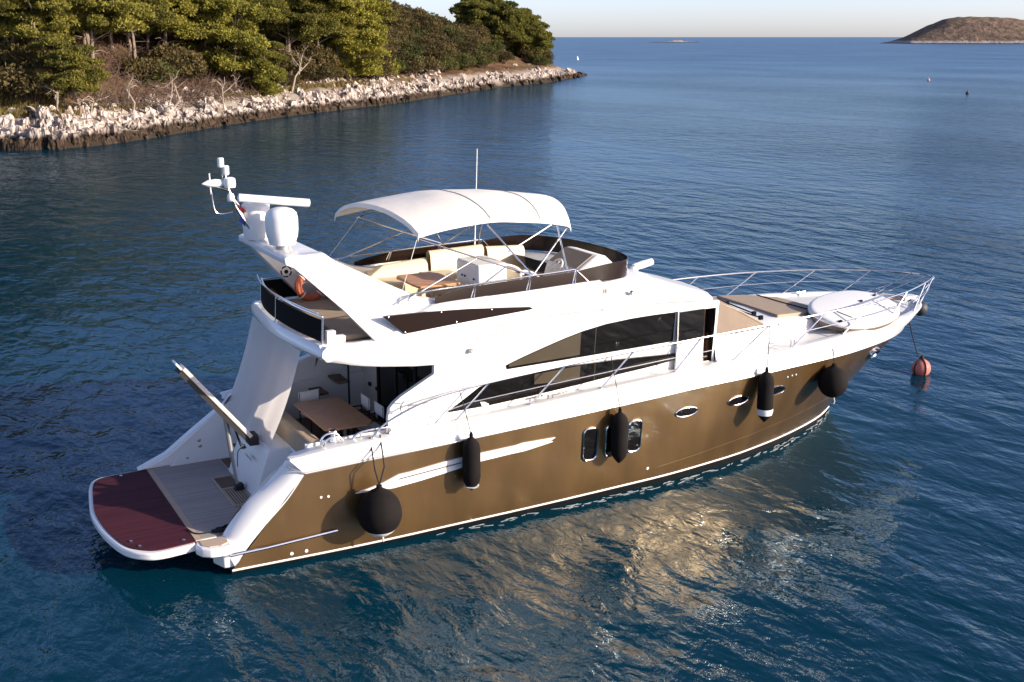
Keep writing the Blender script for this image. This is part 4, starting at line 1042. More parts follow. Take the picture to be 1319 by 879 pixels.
def land_h(P, d=None, fine=True):
    if d is None: d = shore_dist(P)
    sm = lambda a,b,x: (lambda t: t*t*(3-2*t))(np.clip((x-a)/(b-a),0,1))
    y = P[:,1]
    hill = 20.5*(1-.47*sm(192,232,y))
    h = -1.2+(1.8*sm(-1.5,.6,d)+1.5*sm(.4,6.0,d)+.5*sm(5,9,d))*(1+.22*sm(95,165,y))+hill*np.clip((d-8)/42,0,1)**.95
    tip = np.hypot(P[:,0]-150, P[:,1]-230); h = np.where(h > 0, h*(.25+.75*sm(2,24,tip)), h)
    if fine: h = h+nz2(P,.22,1)*.45*sm(.3,3,d)+nz2(P,.06,2)*.9*sm(6,25,d)+nz2(P,.9,3)*.18*sm(0,1,d)
    return h
gx = np.arange(-60,156,1.5); gy = np.arange(78,312,1.5)
GX, GY = np.meshgrid(gx, gy, indexing='ij'); P = np.stack([GX.ravel(),GY.ravel()],1)
dd = shore_dist(P); H = np.where(dd > -2.5, 0, -3.0)
msk = dd > -2.5; H[msk] = land_h(P[msk], dd[msk])
ny = len(gy); fs_ = []
keep = msk.reshape(len(gx),ny)
for i in range(len(gx)-1):
    for j in range(ny-1):
        if keep[i,j] or keep[i+1,j] or keep[i,j+1] or keep[i+1,j+1]: fs_.append((i*ny+j,(i+1)*ny+j,(i+1)*ny+j+1,i*ny+j+1))
def ground_mat():
    m = bpy.data.materials.new('headland_ground'); m.use_nodes = True; L = m.node_tree.links; p = m.node_tree.nodes['Principled BSDF']; p.inputs['Roughness'].default_value = .95; p.inputs['Specular IOR Level'].default_value = .1
    g = nd(m,'ShaderNodeNewGeometry'); s = nd(m,'ShaderNodeSeparateXYZ'); L.new(g.outputs['Position'], s.inputs[0])
    n1 = nd(m,'ShaderNodeTexNoise'); n1.inputs['Scale'].default_value = .25; n1.inputs['Detail'].default_value = 8; L.new(g.outputs['Position'], n1.inputs['Vector'])
    n2 = nd(m,'ShaderNodeTexNoise'); n2.inputs['Scale'].default_value = 2.2; n2.inputs['Detail'].default_value = 6; L.new(g.outputs['Position'], n2.inputs['Vector'])
    r1 = nd(m,'ShaderNodeValToRGB'); e = r1.color_ramp.elements; e[0].position=.35; e[0].color=(.075,.042,.026,1); e[1].position=.68; e[1].color=(.17,.13,.05,1); q=e.new(.52); q.color=(.15,.085,.05,1); L.new(n1.outputs['Fac'], r1.inputs[0])
    mu = nd(m,'ShaderNodeMix', data_type='RGBA', blend_type='MULTIPLY'); mu.inputs['Factor'].default_value=.7; L.new(r1.outputs[0], mu.inputs['A'])
    r2 = nd(m,'ShaderNodeValToRGB'); r2.color_ramp.elements[0].position=.3; r2.color_ramp.elements[0].color=(.35,.35,.35,1); r2.color_ramp.elements[1].position=.65; L.new(n2.outputs['Fac'], r2.inputs[0]); L.new(r2.outputs[0], mu.inputs['B'])
    ad = nd(m,'ShaderNodeMath',operation='MULTIPLY_ADD'); ad.inputs[1].default_value=1.6; L.new(n1.outputs['Fac'],ad.inputs[0]); L.new(s.outputs['Z'],ad.inputs[2])
    mr = nd(m,'ShaderNodeMapRange'); mr.inputs['From Min'].default_value=2.7; mr.inputs['From Max'].default_value=3.4; L.new(ad.outputs[0], mr.inputs['Value'])
    md = nd(m,'ShaderNodeMapRange'); md.inputs['From Min'].default_value=1.2; md.inputs['From Max'].default_value=2.1; L.new(ad.outputs[0], md.inputs['Value'])
    m0 = nd(m,'ShaderNodeMix', data_type='RGBA'); m0.inputs['A'].default_value=(.04,.03,.02,1); m0.inputs['B'].default_value=(.33,.28,.24,1); L.new(md.outputs[0], m0.inputs['Factor'])
    mx = nd(m,'ShaderNodeMix', data_type='RGBA'); L.new(m0.outputs['Result'], mx.inputs['A']); L.new(mu.outputs['Result'], mx.inputs['B']); L.new(mr.outputs[0], mx.inputs['Factor'])
    L.new(mx.outputs['Result'], p.inputs['Base Color'])
    b = nd(m,'ShaderNodeBump'); b.inputs['Distance'].default_value=.15; L.new(n2.outputs['Fac'], b.inputs['Height']); L.new(b.outputs[0], p.inputs['Normal'])
    return m
o = MB().add(np.stack([GX.ravel(),GY.ravel(),H],1).tolist(), fs_).build('headland', ground_mat()); tag(o,None,None,kind='structure')

def rock_mat():
    m = bpy.data.materials.new('limestone'); m.use_nodes = True; L = m.node_tree.links; p = m.node_tree.nodes['Principled BSDF']; p.inputs['Roughness'].default_value=.9; p.inputs['Specular IOR Level'].default_value=.2
    g = nd(m,'ShaderNodeNewGeometry'); s = nd(m,'ShaderNodeSeparateXYZ'); L.new(g.outputs['Position'], s.inputs[0])
    n1 = nd(m,'ShaderNodeTexNoise'); n1.inputs['Scale'].default_value=.8; n1.inputs['Detail'].default_value=8; L.new(g.outputs['Position'], n1.inputs['Vector'])
    mp = nd(m,'ShaderNodeMapping'); mp.inputs['Scale'].default_value=(1,1,.35); L.new(g.outputs['Position'], mp.inputs[0])
    v = nd(m,'ShaderNodeTexVoronoi', feature='DISTANCE_TO_EDGE'); v.inputs['Scale'].default_value=1.5; L.new(mp.outputs[0], v.inputs['Vector'])
    n2 = nd(m,'ShaderNodeTexNoise'); n2.inputs['Scale'].default_value=4; n2.inputs['Detail'].default_value=6; L.new(mp.outputs[0], n2.inputs['Vector'])
    r1 = nd(m,'ShaderNodeValToRGB'); e=r1.color_ramp.elements; e[0].position=.3; e[0].color=(.24,.185,.155,1); e[1].position=.6; e[1].color=(.54,.465,.41,1); L.new(n1.outputs['Fac'], r1.inputs[0])
    # dark tidal band near the waterline
    ad = nd(m,'ShaderNodeMath',operation='MULTIPLY_ADD'); ad.inputs[1].default_value=-.9; L.new(n1.outputs['Fac'],ad.inputs[0]); L.new(s.outputs['Z'],ad.inputs[2])
    mr = nd(m,'ShaderNodeMapRange'); mr.inputs['From Min'].default_value=.35; mr.inputs['From Max'].default_value=.75; L.new(ad.outputs[0], mr.inputs['Value'])
    dk = nd(m,'ShaderNodeValToRGB'); e=dk.color_ramp.elements; e[0].position=.35; e[0].color=(.014,.010,.008,1); e[1].position=.78; e[1].color=(.10,.066,.042,1); L.new(n2.outputs['Fac'], dk.inputs[0])
    mx = nd(m,'ShaderNodeMix', data_type='RGBA'); L.new(dk.outputs[0], mx.inputs['A']); L.new(r1.outputs[0], mx.inputs['B']); L.new(mr.outputs[0], mx.inputs['Factor'])
    cr = nd(m,'ShaderNodeValToRGB'); cr.color_ramp.elements[0].position=.0; cr.color_ramp.elements[0].color=(.25,.2,.17,1); cr.color_ramp.elements[1].position=.10; L.new(v.outputs['Distance'], cr.inputs[0])
    ck = nd(m,'ShaderNodeMix', data_type='RGBA', blend_type='MULTIPLY'); ck.inputs['Factor'].default_value=.8; L.new(mx.outputs['Result'], ck.inputs['A']); L.new(cr.outputs[0], ck.inputs['B'])
    L.new(ck.outputs['Result'], p.inputs['Base Color'])
    h = nd(m,'ShaderNodeMath',operation='MULTIPLY_ADD'); h.inputs[1].default_value=.6; L.new(n2.outputs['Fac'],h.inputs[0]); L.new(v.outputs['Distance'],h.inputs[2])
    b = nd(m,'ShaderNodeBump'); b.inputs['Distance'].default_value=.35; L.new(h.outputs[0], b.inputs['Height']); L.new(b.outputs[0], p.inputs['Normal'])
    return m
M['rock'] = rock_mat()
rng = np.random.default_rng(5)
# rock rubble and slabs along the shore: one continuous mass nobody could count
def make_rocks():
    base = []
    import bmesh
    for k in range(10):
        bm = bmesh.new(); bmesh.ops.create_icosphere(bm, subdivisions=2, radius=1)
        for v in bm.verts:
            c = v.co; n = mnoise.noise(c*1.3+Vector((k*9.1,0,0))); q = Vector([math.copysign(abs(t)**.55, t) for t in c]); n2_ = mnoise.noise(c*3.1+Vector((k*3.7,4,0))); v.co = q*(.72+.42*n+.28*n2_)
        base.append((np.array([v.co[:] for v in bm.verts]), [[v.index for v in f.verts] for f in bm.faces])); bm.free()
    V = []; F = []; nb = 0
    seg = np.diff(SHn, axis=0); ln = np.hypot(*seg.T); cum = np.concatenate([[0],np.cumsum(ln)])
    tot = cum[-1]
    cand = np.concatenate([rng.uniform(0, tot*.62, 1300), rng.uniform(tot*.28, tot*.57, 1100)])
    for ci, s in enumerate(cand):
        i = min(np.searchsorted(cum, s)-1, len(seg)-1); t = (s-cum[i])/ln[i]; p = SHn[i]+seg[i]*t
        nrm = np.array([-seg[i][1], seg[i][0]])/ln[i]
        # land lies to the left of the direction of travel
        d = abs(rng.normal(0, 1))*2.2 if rng.random() < .6 else rng.uniform(0, 7.5)
        if ci >= 1300: d = rng.uniform(3, 7.8)
        d = min(d, 7.8)-.35
        wid = 1+.35*sst(92,125,p[1])+1.0*sst(140,200,p[1]); tipd = math.hypot(p[0]-150, p[1]-230)
        q = p+nrm*d*wid
        if q[0] < -32: continue
        sz = (.4+.6*sst(2,28,tipd))*rng.uniform(.18,.5)*(1+.5*(rng.random()<.08))*(1.15 if d < 2 else 1)*(1.25 if rng.random()<.12 else 1)
        if ci >= 1300: sz = max(sz, rng.uniform(.3,.75)*(.5+.5*sst(2,28,tipd)))
        bv, bf = base[rng.integers(10)]
        a = rng.uniform(0, 6.28); ca, sa = math.cos(a), math.sin(a)
        sc_ = np.array([sz*rng.uniform(.6,1.2), sz*rng.uniform(.6,1.2), sz*rng.uniform(.8,2.0 if d<2.2 else 1.1)])
        v = bv*sc_; tl = rng.normal(0,.25,2)
        v = np.stack([v[:,0]*ca-v[:,1]*sa+tl[0]*v[:,2], v[:,0]*sa+v[:,1]*ca+tl[1]*v[:,2], v[:,2]], 1)
        h = land_h(np.array([q]), np.array([d]), fine=False)[0]
        v = v+np.array([q[0],q[1],h+.12*sz])
        V.append(v); F += [[x+nb for x in f] for f in bf]; nb += len(v)
    me = bpy.data.meshes.new('shore_rocks'); me.from_pydata(np.vstack(V).tolist(), [], F); me.update(); me.materials.append(M['rock'])
    o = bpy.data.objects.new('shore_rocks', me); col.objects.link(o); tag(o, 'pale cracked limestone rubble along the waterline of the wooded headland', 'rocks', kind='stuff')
make_rocks()
def make_ledge():
    seg = np.diff(SHn, axis=0); ln = np.hypot(*seg.T); cum = np.concatenate([[0],np.cumsum(ln)])
    ss = np.arange(cum[-1]*.08, cum[-1]*.60, .32); dd_ = np.concatenate([[-1.3,-.9],np.arange(-.6,9.2,.28)])
    nrm = np.stack([-seg[:,1],seg[:,0]],1)/ln[:,None]
    vs = []
    def nrm_at(s):
        w = 0; acc = np.zeros(2)
        for o in (-3,-1.5,0,1.5,3):
            i = min(max(np.searchsorted(cum, s+o)-1,0), len(seg)-1); acc += nrm[i]
        return acc/np.linalg.norm(acc)
    for s in ss:
        i = min(np.searchsorted(cum, s)-1, len(seg)-1); t = (s-cum[i])/ln[i]; p0 = SHn[i]+seg[i]*t; n = nrm_at(s)
        tipd = math.hypot(p0[0]-150,p0[1]-230); amp = (.3+.7*sst(2,20,tipd))*(1+.30*sst(95,165,p0[1])); wid = 1+.35*sst(92,125,p0[1])+1.0*sst(140,200,p0[1])
        for d in dd_:
            wv = mnoise.noise((s*.16,d*.25,2.0)); de = d+1.0*wv+.45*mnoise.noise((s*.6,d*.5,7.0))
            q = p0+n*(d*wid if d > 0 else d)
            V_, pts_ = mnoise.voronoi((s*.75+.5*wv, d*wid*.62, 3.3)); hh = mnoise.cell(Vector(pts_[0])*7.7)
            gap = V_[1]-V_[0]
            V2, p2 = mnoise.voronoi((s*1.9, d*wid*1.5, 8.1)); h2 = mnoise.cell(Vector(p2[0])*5.1); g2 = V2[1]-V2[0]
            base = -1.4+2.25*sst(-.7,.25,de)+.55*sst(1.3,1.9,de)+.5*sst(2.9,3.5,de)+.45*sst(4.4,5.2,de)+.35*sst(6,7.2,de)
            z = base+(.12+.62*(hh)*sst(-.4,.6,de)-.7*(1-sst(.0,.14,gap))-.22*(1-sst(.0,.2,g2))+.22*h2)*sst(-.8,.2,de)*(1 if d < 6.5 else .5)
            if d > 7.5: z -= (d-7.5)*.9
            vs.append((q[0]+.25*hh*n[0], q[1]+.25*hh*n[1], z*amp if z > 0 else z))
    m = len(dd_); fs = [(i*m+k,(i+1)*m+k,(i+1)*m+k+1,i*m+k+1) for i in range(len(ss)-1) for k in range(m-1)]
    o = MB().add(vs, fs).build('limestone_shore', M['rock'], smooth=False); tag(o,None,None,kind='structure')
make_ledge()

# ---- foliage
def leaf_mat(name, c1, c2, c3=None):
    m = bpy.data.materials.new(name); m.use_nodes = True; L = m.node_tree.links; p = m.node_tree.nodes['Principled BSDF']
    p.inputs['Roughness'].default_value=.75; p.inputs['Specular IOR Level'].default_value=.15
    g = nd(m,'ShaderNodeNewGeometry'); oi = nd(m,'ShaderNodeObjectInfo')
    n1 = nd(m,'ShaderNodeTexNoise'); n1.inputs['Scale'].default_value=.55; n1.inputs['Detail'].default_value=5; L.new(g.outputs['Position'], n1.inputs['Vector'])
    ad = nd(m,'ShaderNodeMath',operation='MULTIPLY_ADD'); ad.inputs[1].default_value=.35; L.new(oi.outputs['Random'],ad.inputs[0])
    sb = nd(m,'ShaderNodeMath',operation='SUBTRACT'); sb.inputs[1].default_value=.17; L.new(n1.outputs['Fac'],sb.inputs[0]); L.new(sb.outputs[0],ad.inputs[2])
    r = nd(m,'ShaderNodeValToRGB'); e=r.color_ramp.elements; e[0].position=.32; e[0].color=(*c1,1); e[1].position=.68; e[1].color=(*c2,1); L.new(ad.outputs[0], r.inputs[0])
    L.new(r.outputs[0], p.inputs['Base Color'])
    t = nd(m,'ShaderNodeBsdfTranslucent'); L.new(r.outputs[0], t.inputs['Color'])
    mx = nd(m,'ShaderNodeMixShader'); mx.inputs[0].default_value=.3; L.new(p.outputs[0],mx.inputs[1]); L.new(t.outputs[0],mx.inputs[2]); L.new(mx.outputs[0], m.node_tree.nodes['Material Output'].inputs['Surface'])
    return m
M['pine'] = leaf_mat('pine_needles', (.095,.09,.02), (.285,.255,.048))
M['pine_bright'] = leaf_mat('young_pine_needles', (.14,.135,.026), (.29,.265,.045))
M['pine_dark'] = leaf_mat('dark_pine_needles', (.06,.066,.017), (.18,.17,.036))
M['maquis'] = leaf_mat('maquis_leaves', (.058,.046,.02), (.135,.104,.042))
M['maquis_green'] = leaf_mat('green_maquis_leaves', (.05,.058,.02), (.11,.115,.034))
M['bark'] = mat('grey_pine_bark', (.23,.17,.13), .9, var=.4, vscale=2.5)
M['deadwood'] = mat('bleached_dead_wood', (.34,.27,.215), .9, var=.35, vscale=2)
M['twigs'] = mat('dry_brown_twigs', (.13,.082,.058), .95, var=.4, vscale=1.2)

def cards(cent, rad, n, size, rg, up=.35, fill=.22):
    """leaf-spray quads spread through one clump ellipsoid"""
    d = rg.normal(size=(n,3)); d /= np.linalg.norm(d,axis=1)[:,None]
    d[:,2] = np.where(d[:,2] < -.35, -d[:,2]*.6, d[:,2])
    r = 1-fill*rg.random(n)**1.5
    p = cent+d*r[:,None]*rad*(1+.09*rg.normal(size=(n,1)))
    a = rg.normal(size=(n,3))+d*.9+np.array([0,0,up]); a /= np.linalg.norm(a,axis=1)[:,None]
    b = np.cross(a, rg.normal(size=(n,3))); b /= np.linalg.norm(b,axis=1)[:,None]
    l = size*rg.uniform(.6,1.3,n)[:,None]; w = l*.30
    c = np.cross(a,b)*w*.25
    q = np.stack([p-b*w*.5, p+a*l*.5-b*w+c, p+a*l*1.1, p+a*l*.5+b*w-c, ],1)
    return q.reshape(-1,3)
def crown_mesh(name, clumps, per, size, seed, sub=0):
    rg = np.random.default_rng(seed)
    if sub:           # each bough carries several tufts
        cc = []
        for c, r in clumps:
            for k in range(sub):
                d = rg.normal(size=3); d /= np.linalg.norm(d); d[2] = abs(d[2])*.9-.15
                f = rg.uniform(.36,.55); cc.append((np.array(c)+d*np.array(r)*rg.uniform(.55,.85), np.array(r)*f*np.array([1,1,1.15])))
        clumps = cc
    V = np.vstack([cards(np.array(c), np.array(r), int(per*r[0]*r[1]), size, rg) for c, r in clumps])
    n = len(V)//4; me = bpy.data.meshes.new(name)
    me.vertices.add(len(V)); me.vertices.foreach_set('co', V.astype(np.float32).ravel()); me.loops.add(n*4); me.polygons.add(n)
    me.loops.foreach_set('vertex_index', np.arange(n*4,dtype=np.int32)); me.polygons.foreach_set('loop_start', np.arange(0,n*4,4,dtype=np.int32)); me.polygons.foreach_set('loop_total', np.full(n,4,dtype=np.int32))
    me.update(); me.validate(); return me
def limb_tree(mb, path, r0, r1): mb.tube(path, [lerp(r0,r1,i/(len(path)-1)) for i in range(len(path))], 7)
def make_pine(seed, h, spread, lowfrac=.35, lean=0., nc=20, size=.25, per=430, flat=.5):
    rg = np.random.default_rng(seed); tr = MB()
    top = Vector((lean*h, rg.normal()*.3, h*.93))
    tp = [Vector((0,0,-.6))]+[Vector((lean*h*f**1.5+rg.normal()*.12, rg.normal()*.12, h*.93*f)) for f in (.15,.35,.55,.75)]+[top]
    limb_tree(tr, smooth_path(tp,2), .15+.010*h, .04)
    cl = []
    for i in range(nc):
        f = lowfrac+(1-lowfrac)*(i+.5)/nc; a = i*2.4+rg.normal()*.4
        wdt = spread*(1-((f-.55)/.62)**2)**.5 if abs(f-.55) < .62 else .2
        rr = wdt*rg.uniform(.35,1.0); z = h*f
        ax = lean*h*f**1.5
        c = (ax+rr*math.cos(a), rr*math.sin(a), z+rg.normal()*.3)
        s = rg.uniform(.9,1.6)*spread/3.2
        cl.append((c, (s*1.15, s*1.15, s*flat*rg.uniform(.8,1.3))))
        if i % 2 == 0:
            st = Vector((lean*h*(f*.8)**1.5, 0, h*f*.8)); limb_tree(tr, [st, st.lerp(Vector(c),.5)+Vector((0,0,.15)), Vector(c)], .09, .025)
    for i in range(5):   # bare lower branches
        f = rg.uniform(.06,max(.1,lowfrac)); a = rg.uniform(0,6.28); st = Vector((lean*h*f**1.5,0,h*f)); e = st+Vector((math.cos(a),math.sin(a),rg.uniform(-.1,.5)))*rg.uniform(1,2.4)
        limb_tree(tr, [st, st.lerp(e,.5)+Vector((0,0,.2)), e], .06, .015)
    return cl, tr
def tree_proto(name, seed, h, spread, leaf, **k):
    cl, tr = make_pine(seed, h, spread, **{q:v for q,v in k.items() if q not in ('bark',)})
    me = crown_mesh('crown', cl, k.get('per',430), k.get('size',.25), seed, 8); me.materials.append(M[leaf])
    t = tr.build('trunk', M[k.get('bark','bark')]); tm = t.data; bpy.data.objects.remove(t)
    return tm, me
def put_tree(kind, protos, x, y, s, rz, label, cat, group, z=None, leaf=None):
    tm, me = protos
    if z is None: z = land_h(np.array([(x,y)]))[0]-.15
    rt = empty(kind, label, cat, (x,y,z), group); rt.scale = (s,s,s); rt.rotation_euler = (0,0,rz)
    t = bpy.data.objects.new('trunk', tm); col.objects.link(t); t.parent = rt
    c = bpy.data.objects.new('crown', me); col.objects.link(c); c.parent = rt
    return rt
PINE = [tree_proto('pine', 11, 10.5, 3.4, 'pine', lowfrac=.42), tree_proto('pine', 12, 12, 3.8, 'pine', lowfrac=.46, nc=20), tree_proto('pine', 13, 9, 3.6, 'pine', lowfrac=.34, lean=.12),
        tree_proto('pine', 14, 11, 4.2, 'pine', lowfrac=.40, nc=24), tree_proto('pine', 15, 8, 3.2, 'pine_bright', lowfrac=.22, nc=20), tree_proto('pine', 16, 10, 4.0, 'pine_bright', lowfrac=.10, nc=30)]
TIP = [tree_proto('pine', 21, 8.5, 4.2, 'pine_dark', lowfrac=.22, nc=30, flat=.62, size=.34, per=290), tree_proto('pine', 22, 9.5, 4.6, 'pine_dark', lowfrac=.2, nc=32, flat=.62, size=.34, per=290)]
def shrub_proto(seed, r, h, leaf, n=9, per=330, size=.24):
    rg = np.random.default_rng(seed); cl = []; tr = MB()
    for i in range(n):
        a = i*2.4; q = r*.62*math.sqrt((i+.5)/n); c = (q*math.cos(a), q*math.sin(a), h*(.62-.32*(q/r))+rg.normal()*.1*h)
        s = r*.42*rg.uniform(.8,1.2); cl.append((c,(s,s,h*.34))); tr.tube([(0,0,-.3),Vector(c)*.5+Vector((0,0,.1)),c], [.05,.035,.015], 5)
    me = crown_mesh('crown', cl, per, size, seed); me.materials.append(M[leaf]); t = tr.build('trunk', M['twigs']); tm = t.data; bpy.data.objects.remove(t); return tm, me
SHRUB = [shrub_proto(31,2.2,2.2,'maquis',12), shrub_proto(32,2.6,2.6,'maquis',14), shrub_proto(33,2.0,2.0,'maquis_green',12), shrub_proto(34,2.4,2.4,'maquis_green',12), shrub_proto(35,1.7,1.7,'pine_bright',10), shrub_proto(36,2.6,3.0,'maquis',16)]

C0 = Vector((-4.62,-20.82,8.78))
def gpt(px, dist):
    """ground point at a picture column and a horizontal range: used once to lay out the wood"""
    yaw = R(61.75)-math.atan((px-659.5)/1590.0); return C0.x+dist*math.cos(yaw), C0.y+dist*math.sin(yaw)
WLX = [-60,0,100,200,300,400,500,600,640,700,757]; WLR = [106,105.4,105.4,114,129.6,146.7,166,200.7,219,242,292]
def wlr(px): return float(np.interp(px, WLX, WLR))
random.seed(4)
# front row of distinct pines: (column, range, proto, scale, turn, label)
front = [(-25,117,0,1.05,.3,'tall thin pine at the far left edge with bare pale trunks'),(18,112,1,.98,1.2,'tall pine with a pale straight bare trunk near the left edge of the wood'),
 (45,110,0,1.02,2.2,'pine with two pale forked trunks left of the overhanging pine'),(92,104.5,2,.72,2.8,'low spreading pine whose crown hangs over the rocks at the left'),(118,113,1,1.05,.8,'tall olive green pine rising behind the low overhanging pine'),
 (168,118,3,1.02,1.9,'dark pine with a bare brown trunk above the dry brush clearing'),(212,122,0,1.1,2.4,'olive pine standing over the leaning dead trunk'),(262,126,4,1.15,.2,'light green pine right of the leaning dead trunk'),
 (300,127,4,1.2,1.0,'bushy light green pine in the middle of the wood'),(338,131,5,.62,2.0,'small rounded bright green pine at the edge of the brush'),(372,138,1,1.05,.5,'tall pine with a slanting bare trunk, middle of the wood'),
 (408,140,3,1.15,1.4,'broad dark pine just left of the tall bright pine'),(446,143,5,1.28,.6,'tall bright green pine with branches down to the rocks, last of the dense wood')]
FO = {-25:16,18:14,45:13,92:8,118:18,168:26,212:27,262:22,300:16,338:11,372:17,408:18,446:15.5}
for px,dist,k,s,rz,lb in front:
    x,y = gpt(px,wlr(px)+FO[px]); put_tree('pine_tree', PINE[k], x, y, s, rz, lb, 'pine tree', 'pine trees on the wooded headland')
# the wood behind
k = 0
for row,(off,stp) in enumerate(((9,26),(17,29),(26,34),(36,40))):
    for px in range(-330+row*9, 470, stp):
        dist = wlr(px)+12+off+(12 if 120 < px < 290 else 0)+random.uniform(-2.5,2.5)
        x,y = gpt(px+random.uniform(-7,7),dist); s = random.uniform(.85,1.2)
        put_tree('pine_tree', PINE[random.choice((0,1,1,2,3,0))], x, y, s, random.uniform(0,6.28), 'olive green pine packed in the dense wood behind the front row of the headland', 'pine tree', 'pine trees in the depth of the wood'); k += 1
# group of round dark pines at the point
for i,(px,dist,kk,s) in enumerate(((606,262,0,.92),(628,268,1,1.0),(650,262,0,1.02),(668,270,1,.96),(686,268,0,.86),(640,278,1,1.05),(617,275,0,1.0),(660,285,1,.95),(696,276,0,.7))):
    x,y = gpt(px,dist); put_tree('pine_tree', TIP[kk], x, y, s, i*1.3, 'dark round crowned pine in the clump at the end of the headland', 'pine tree', 'round pines at the end of the headland')
# bushes with a place of their own
for px,dist,kk,s,lb in ((497,16,4,1.7,'bright green bush on its own beside the grey rock, right of the last tall pine'),(347,10,4,.95,'small bright green bush on top of the rocks in the middle of the shore'),(585,22,3,1.3,'green bush on the slope below the round pines')):
    x,y = gpt(px,wlr(px)+dist); put_tree('shrub', SHRUB[kk], x, y, s, px, lb, 'shrub', None)
def scatter(n, pxr, dr, kinds, smin, smax, label, group):
    for i in range(n):
        px = random.uniform(*pxr); base = wlr(px)
        dist = base+float(np.interp(px,[0,120,300,400,500,600,700],[9,9,12,14.5,15.5,17,22]))+random.uniform(*dr); x,y = gpt(px,dist)
        if 118 < px < 292 and dist < base+22 and pxr[0] < 0: continue
        put_tree('shrub', SHRUB[random.choice(kinds)], x, y, random.uniform(smin,smax), random.uniform(0,6.28), label, 'shrub', group)
scatter(95, (472,600), (0,55), (0,1,2,5,0,3), .9, 1.5, 'brown green maquis shrub among many on the open slope of the headland', 'maquis shrubs on the open slope')
scatter(45, (588,704), (0,36), (0,2,3,5), .7, 1.3, 'maquis shrub under the round pines at the end of the headland', 'shrubs under the round pines')
scatter(85, (-30,470), (0,18), (0,1,5,2,0), .6, 1.5, 'dry brownish undergrowth shrub beneath the pines of the dense wood', 'undergrowth beneath the pines')
scatter(35, (-300,-30), (0,18), (0,1,5,2,0), .6, 1.5, 'dry brownish undergrowth shrub beneath the pines of the dense wood', 'undergrowth beneath the pines')
# dead trees and dry branches
def dead_tree(seed, h, lean):
    rg = np.random.default_rng(seed); tr = MB()
    def br(p, d, l, r, lv):
        q = p+d*l*.5+Vector(rg.normal(0,.08*l,3)); e = p+d*l+Vector(rg.normal(0,.1*l,3)); tr.tube([p,q,e],[r,r*.75,r*.45],6)
        if lv:
            for k in range(3):
                f = rg.uniform(.35,1); o_ = p.lerp(e,f); dv = (d+Vector(rg.normal(0,.75,3))).normalized(); br(o_, dv, l*rg.uniform(.4,.65), r*.5, lv-1)
    br(Vector((0,0,-.3)), Vector((lean,0,1)).normalized(), h, .10+.01*h, 3); return tr
for px,dist,sd,h,ln_,rz,lb in ((205,8,3,3.6,.45,.5,'leaning bare dead tree rising from the grass above the rocks'),(163,9,5,2.6,.1,2,'forked bleached dead tree at the edge of the dry brush'),(66,7.5,8,2.4,-.4,1,'bleached dead branches tangled under the overhanging pine'),
                          (282,9,9,2.6,.2,4,'short dead tree by the small pale patch at the edge of the wood'),(372,11,12,4.2,.5,.3,'slanting dead trunk among the pines in the middle of the wood'),(118,7.5,14,2.2,.5,3,'low dead branch sticking out over the rocks')):
    x,y = gpt(px,wlr(px)+dist); o = dead_tree(sd,h,ln_).build('dead_tree', M['deadwood']); o.location = (x,y,land_h(np.array([(x,y)]))[0]); o.rotation_euler=(0,0,rz); tag(o, lb, 'dead tree')
# dry brush: one tangle nobody could count
mb = MB(); rg = np.random.default_rng(77)
for i in range(4200):
    px = rg.uniform(-10,330) if i < 2400 else rg.uniform(118,300); base = wlr(px); x,y = gpt(px, base+rg.uniform(9,32)); z = land_h(np.array([(x,y)]),fine=False)[0]
    d = Vector(rg.normal(0,1,3)); d.z = abs(d.z)*.6; d.normalize(); l = rg.uniform(.6,2.3); p = Vector((x,y,z+rg.uniform(0,.8)))
    mb.tube([p,p+d*l*.5+Vector(rg.normal(0,.1,3)),p+d*l],[.03,.022,.01],3,cap=False)
tag(mb.build('dry_brush', M['twigs'], smooth=False),'tangle of dry brown branches between the pines and the rocks','brush',kind='stuff')
# grass tufts
rg = np.random.default_rng(78); Vq = []
for i in range(5200):
    px = rg.uniform(-20,560); base = wlr(px); x,y = gpt(px, base+rg.uniform(5,13)); d0 = shore_dist(np.array([(x,y)]))[0]
    if d0 < 5.2: continue
    z = land_h(np.array([(x,y)]),np.array([d0]),fine=False)[0]
    for k in range(5):
        a = rg.uniform(0,6.28); w = .05; hh = rg.uniform(.25,.6); ox,oy = rg.normal(0,.18,2); dx,dy = math.cos(a)*w, math.sin(a)*w; lx,ly = rg.normal(0,.15,2)
        Vq += [(x+ox-dx,y+oy-dy,z-.1),(x+ox+dx,y+oy+dy,z-.1),(x+ox+dx*.4+lx,y+oy+dy*.4+ly,z+hh),(x+ox-dx*.4+lx,y+oy-dy*.4+ly,z+hh)]
tag(MB().add(Vq,[(4*i,4*i+1,4*i+2,4*i+3) for i in range(len(Vq)//4)]).build('dry_grass', leaf_mat('dry_grass',(.16,.115,.045),(.20,.17,.05)), smooth=False),'dry yellow grass on top of the rocks','grass',kind='stuff')
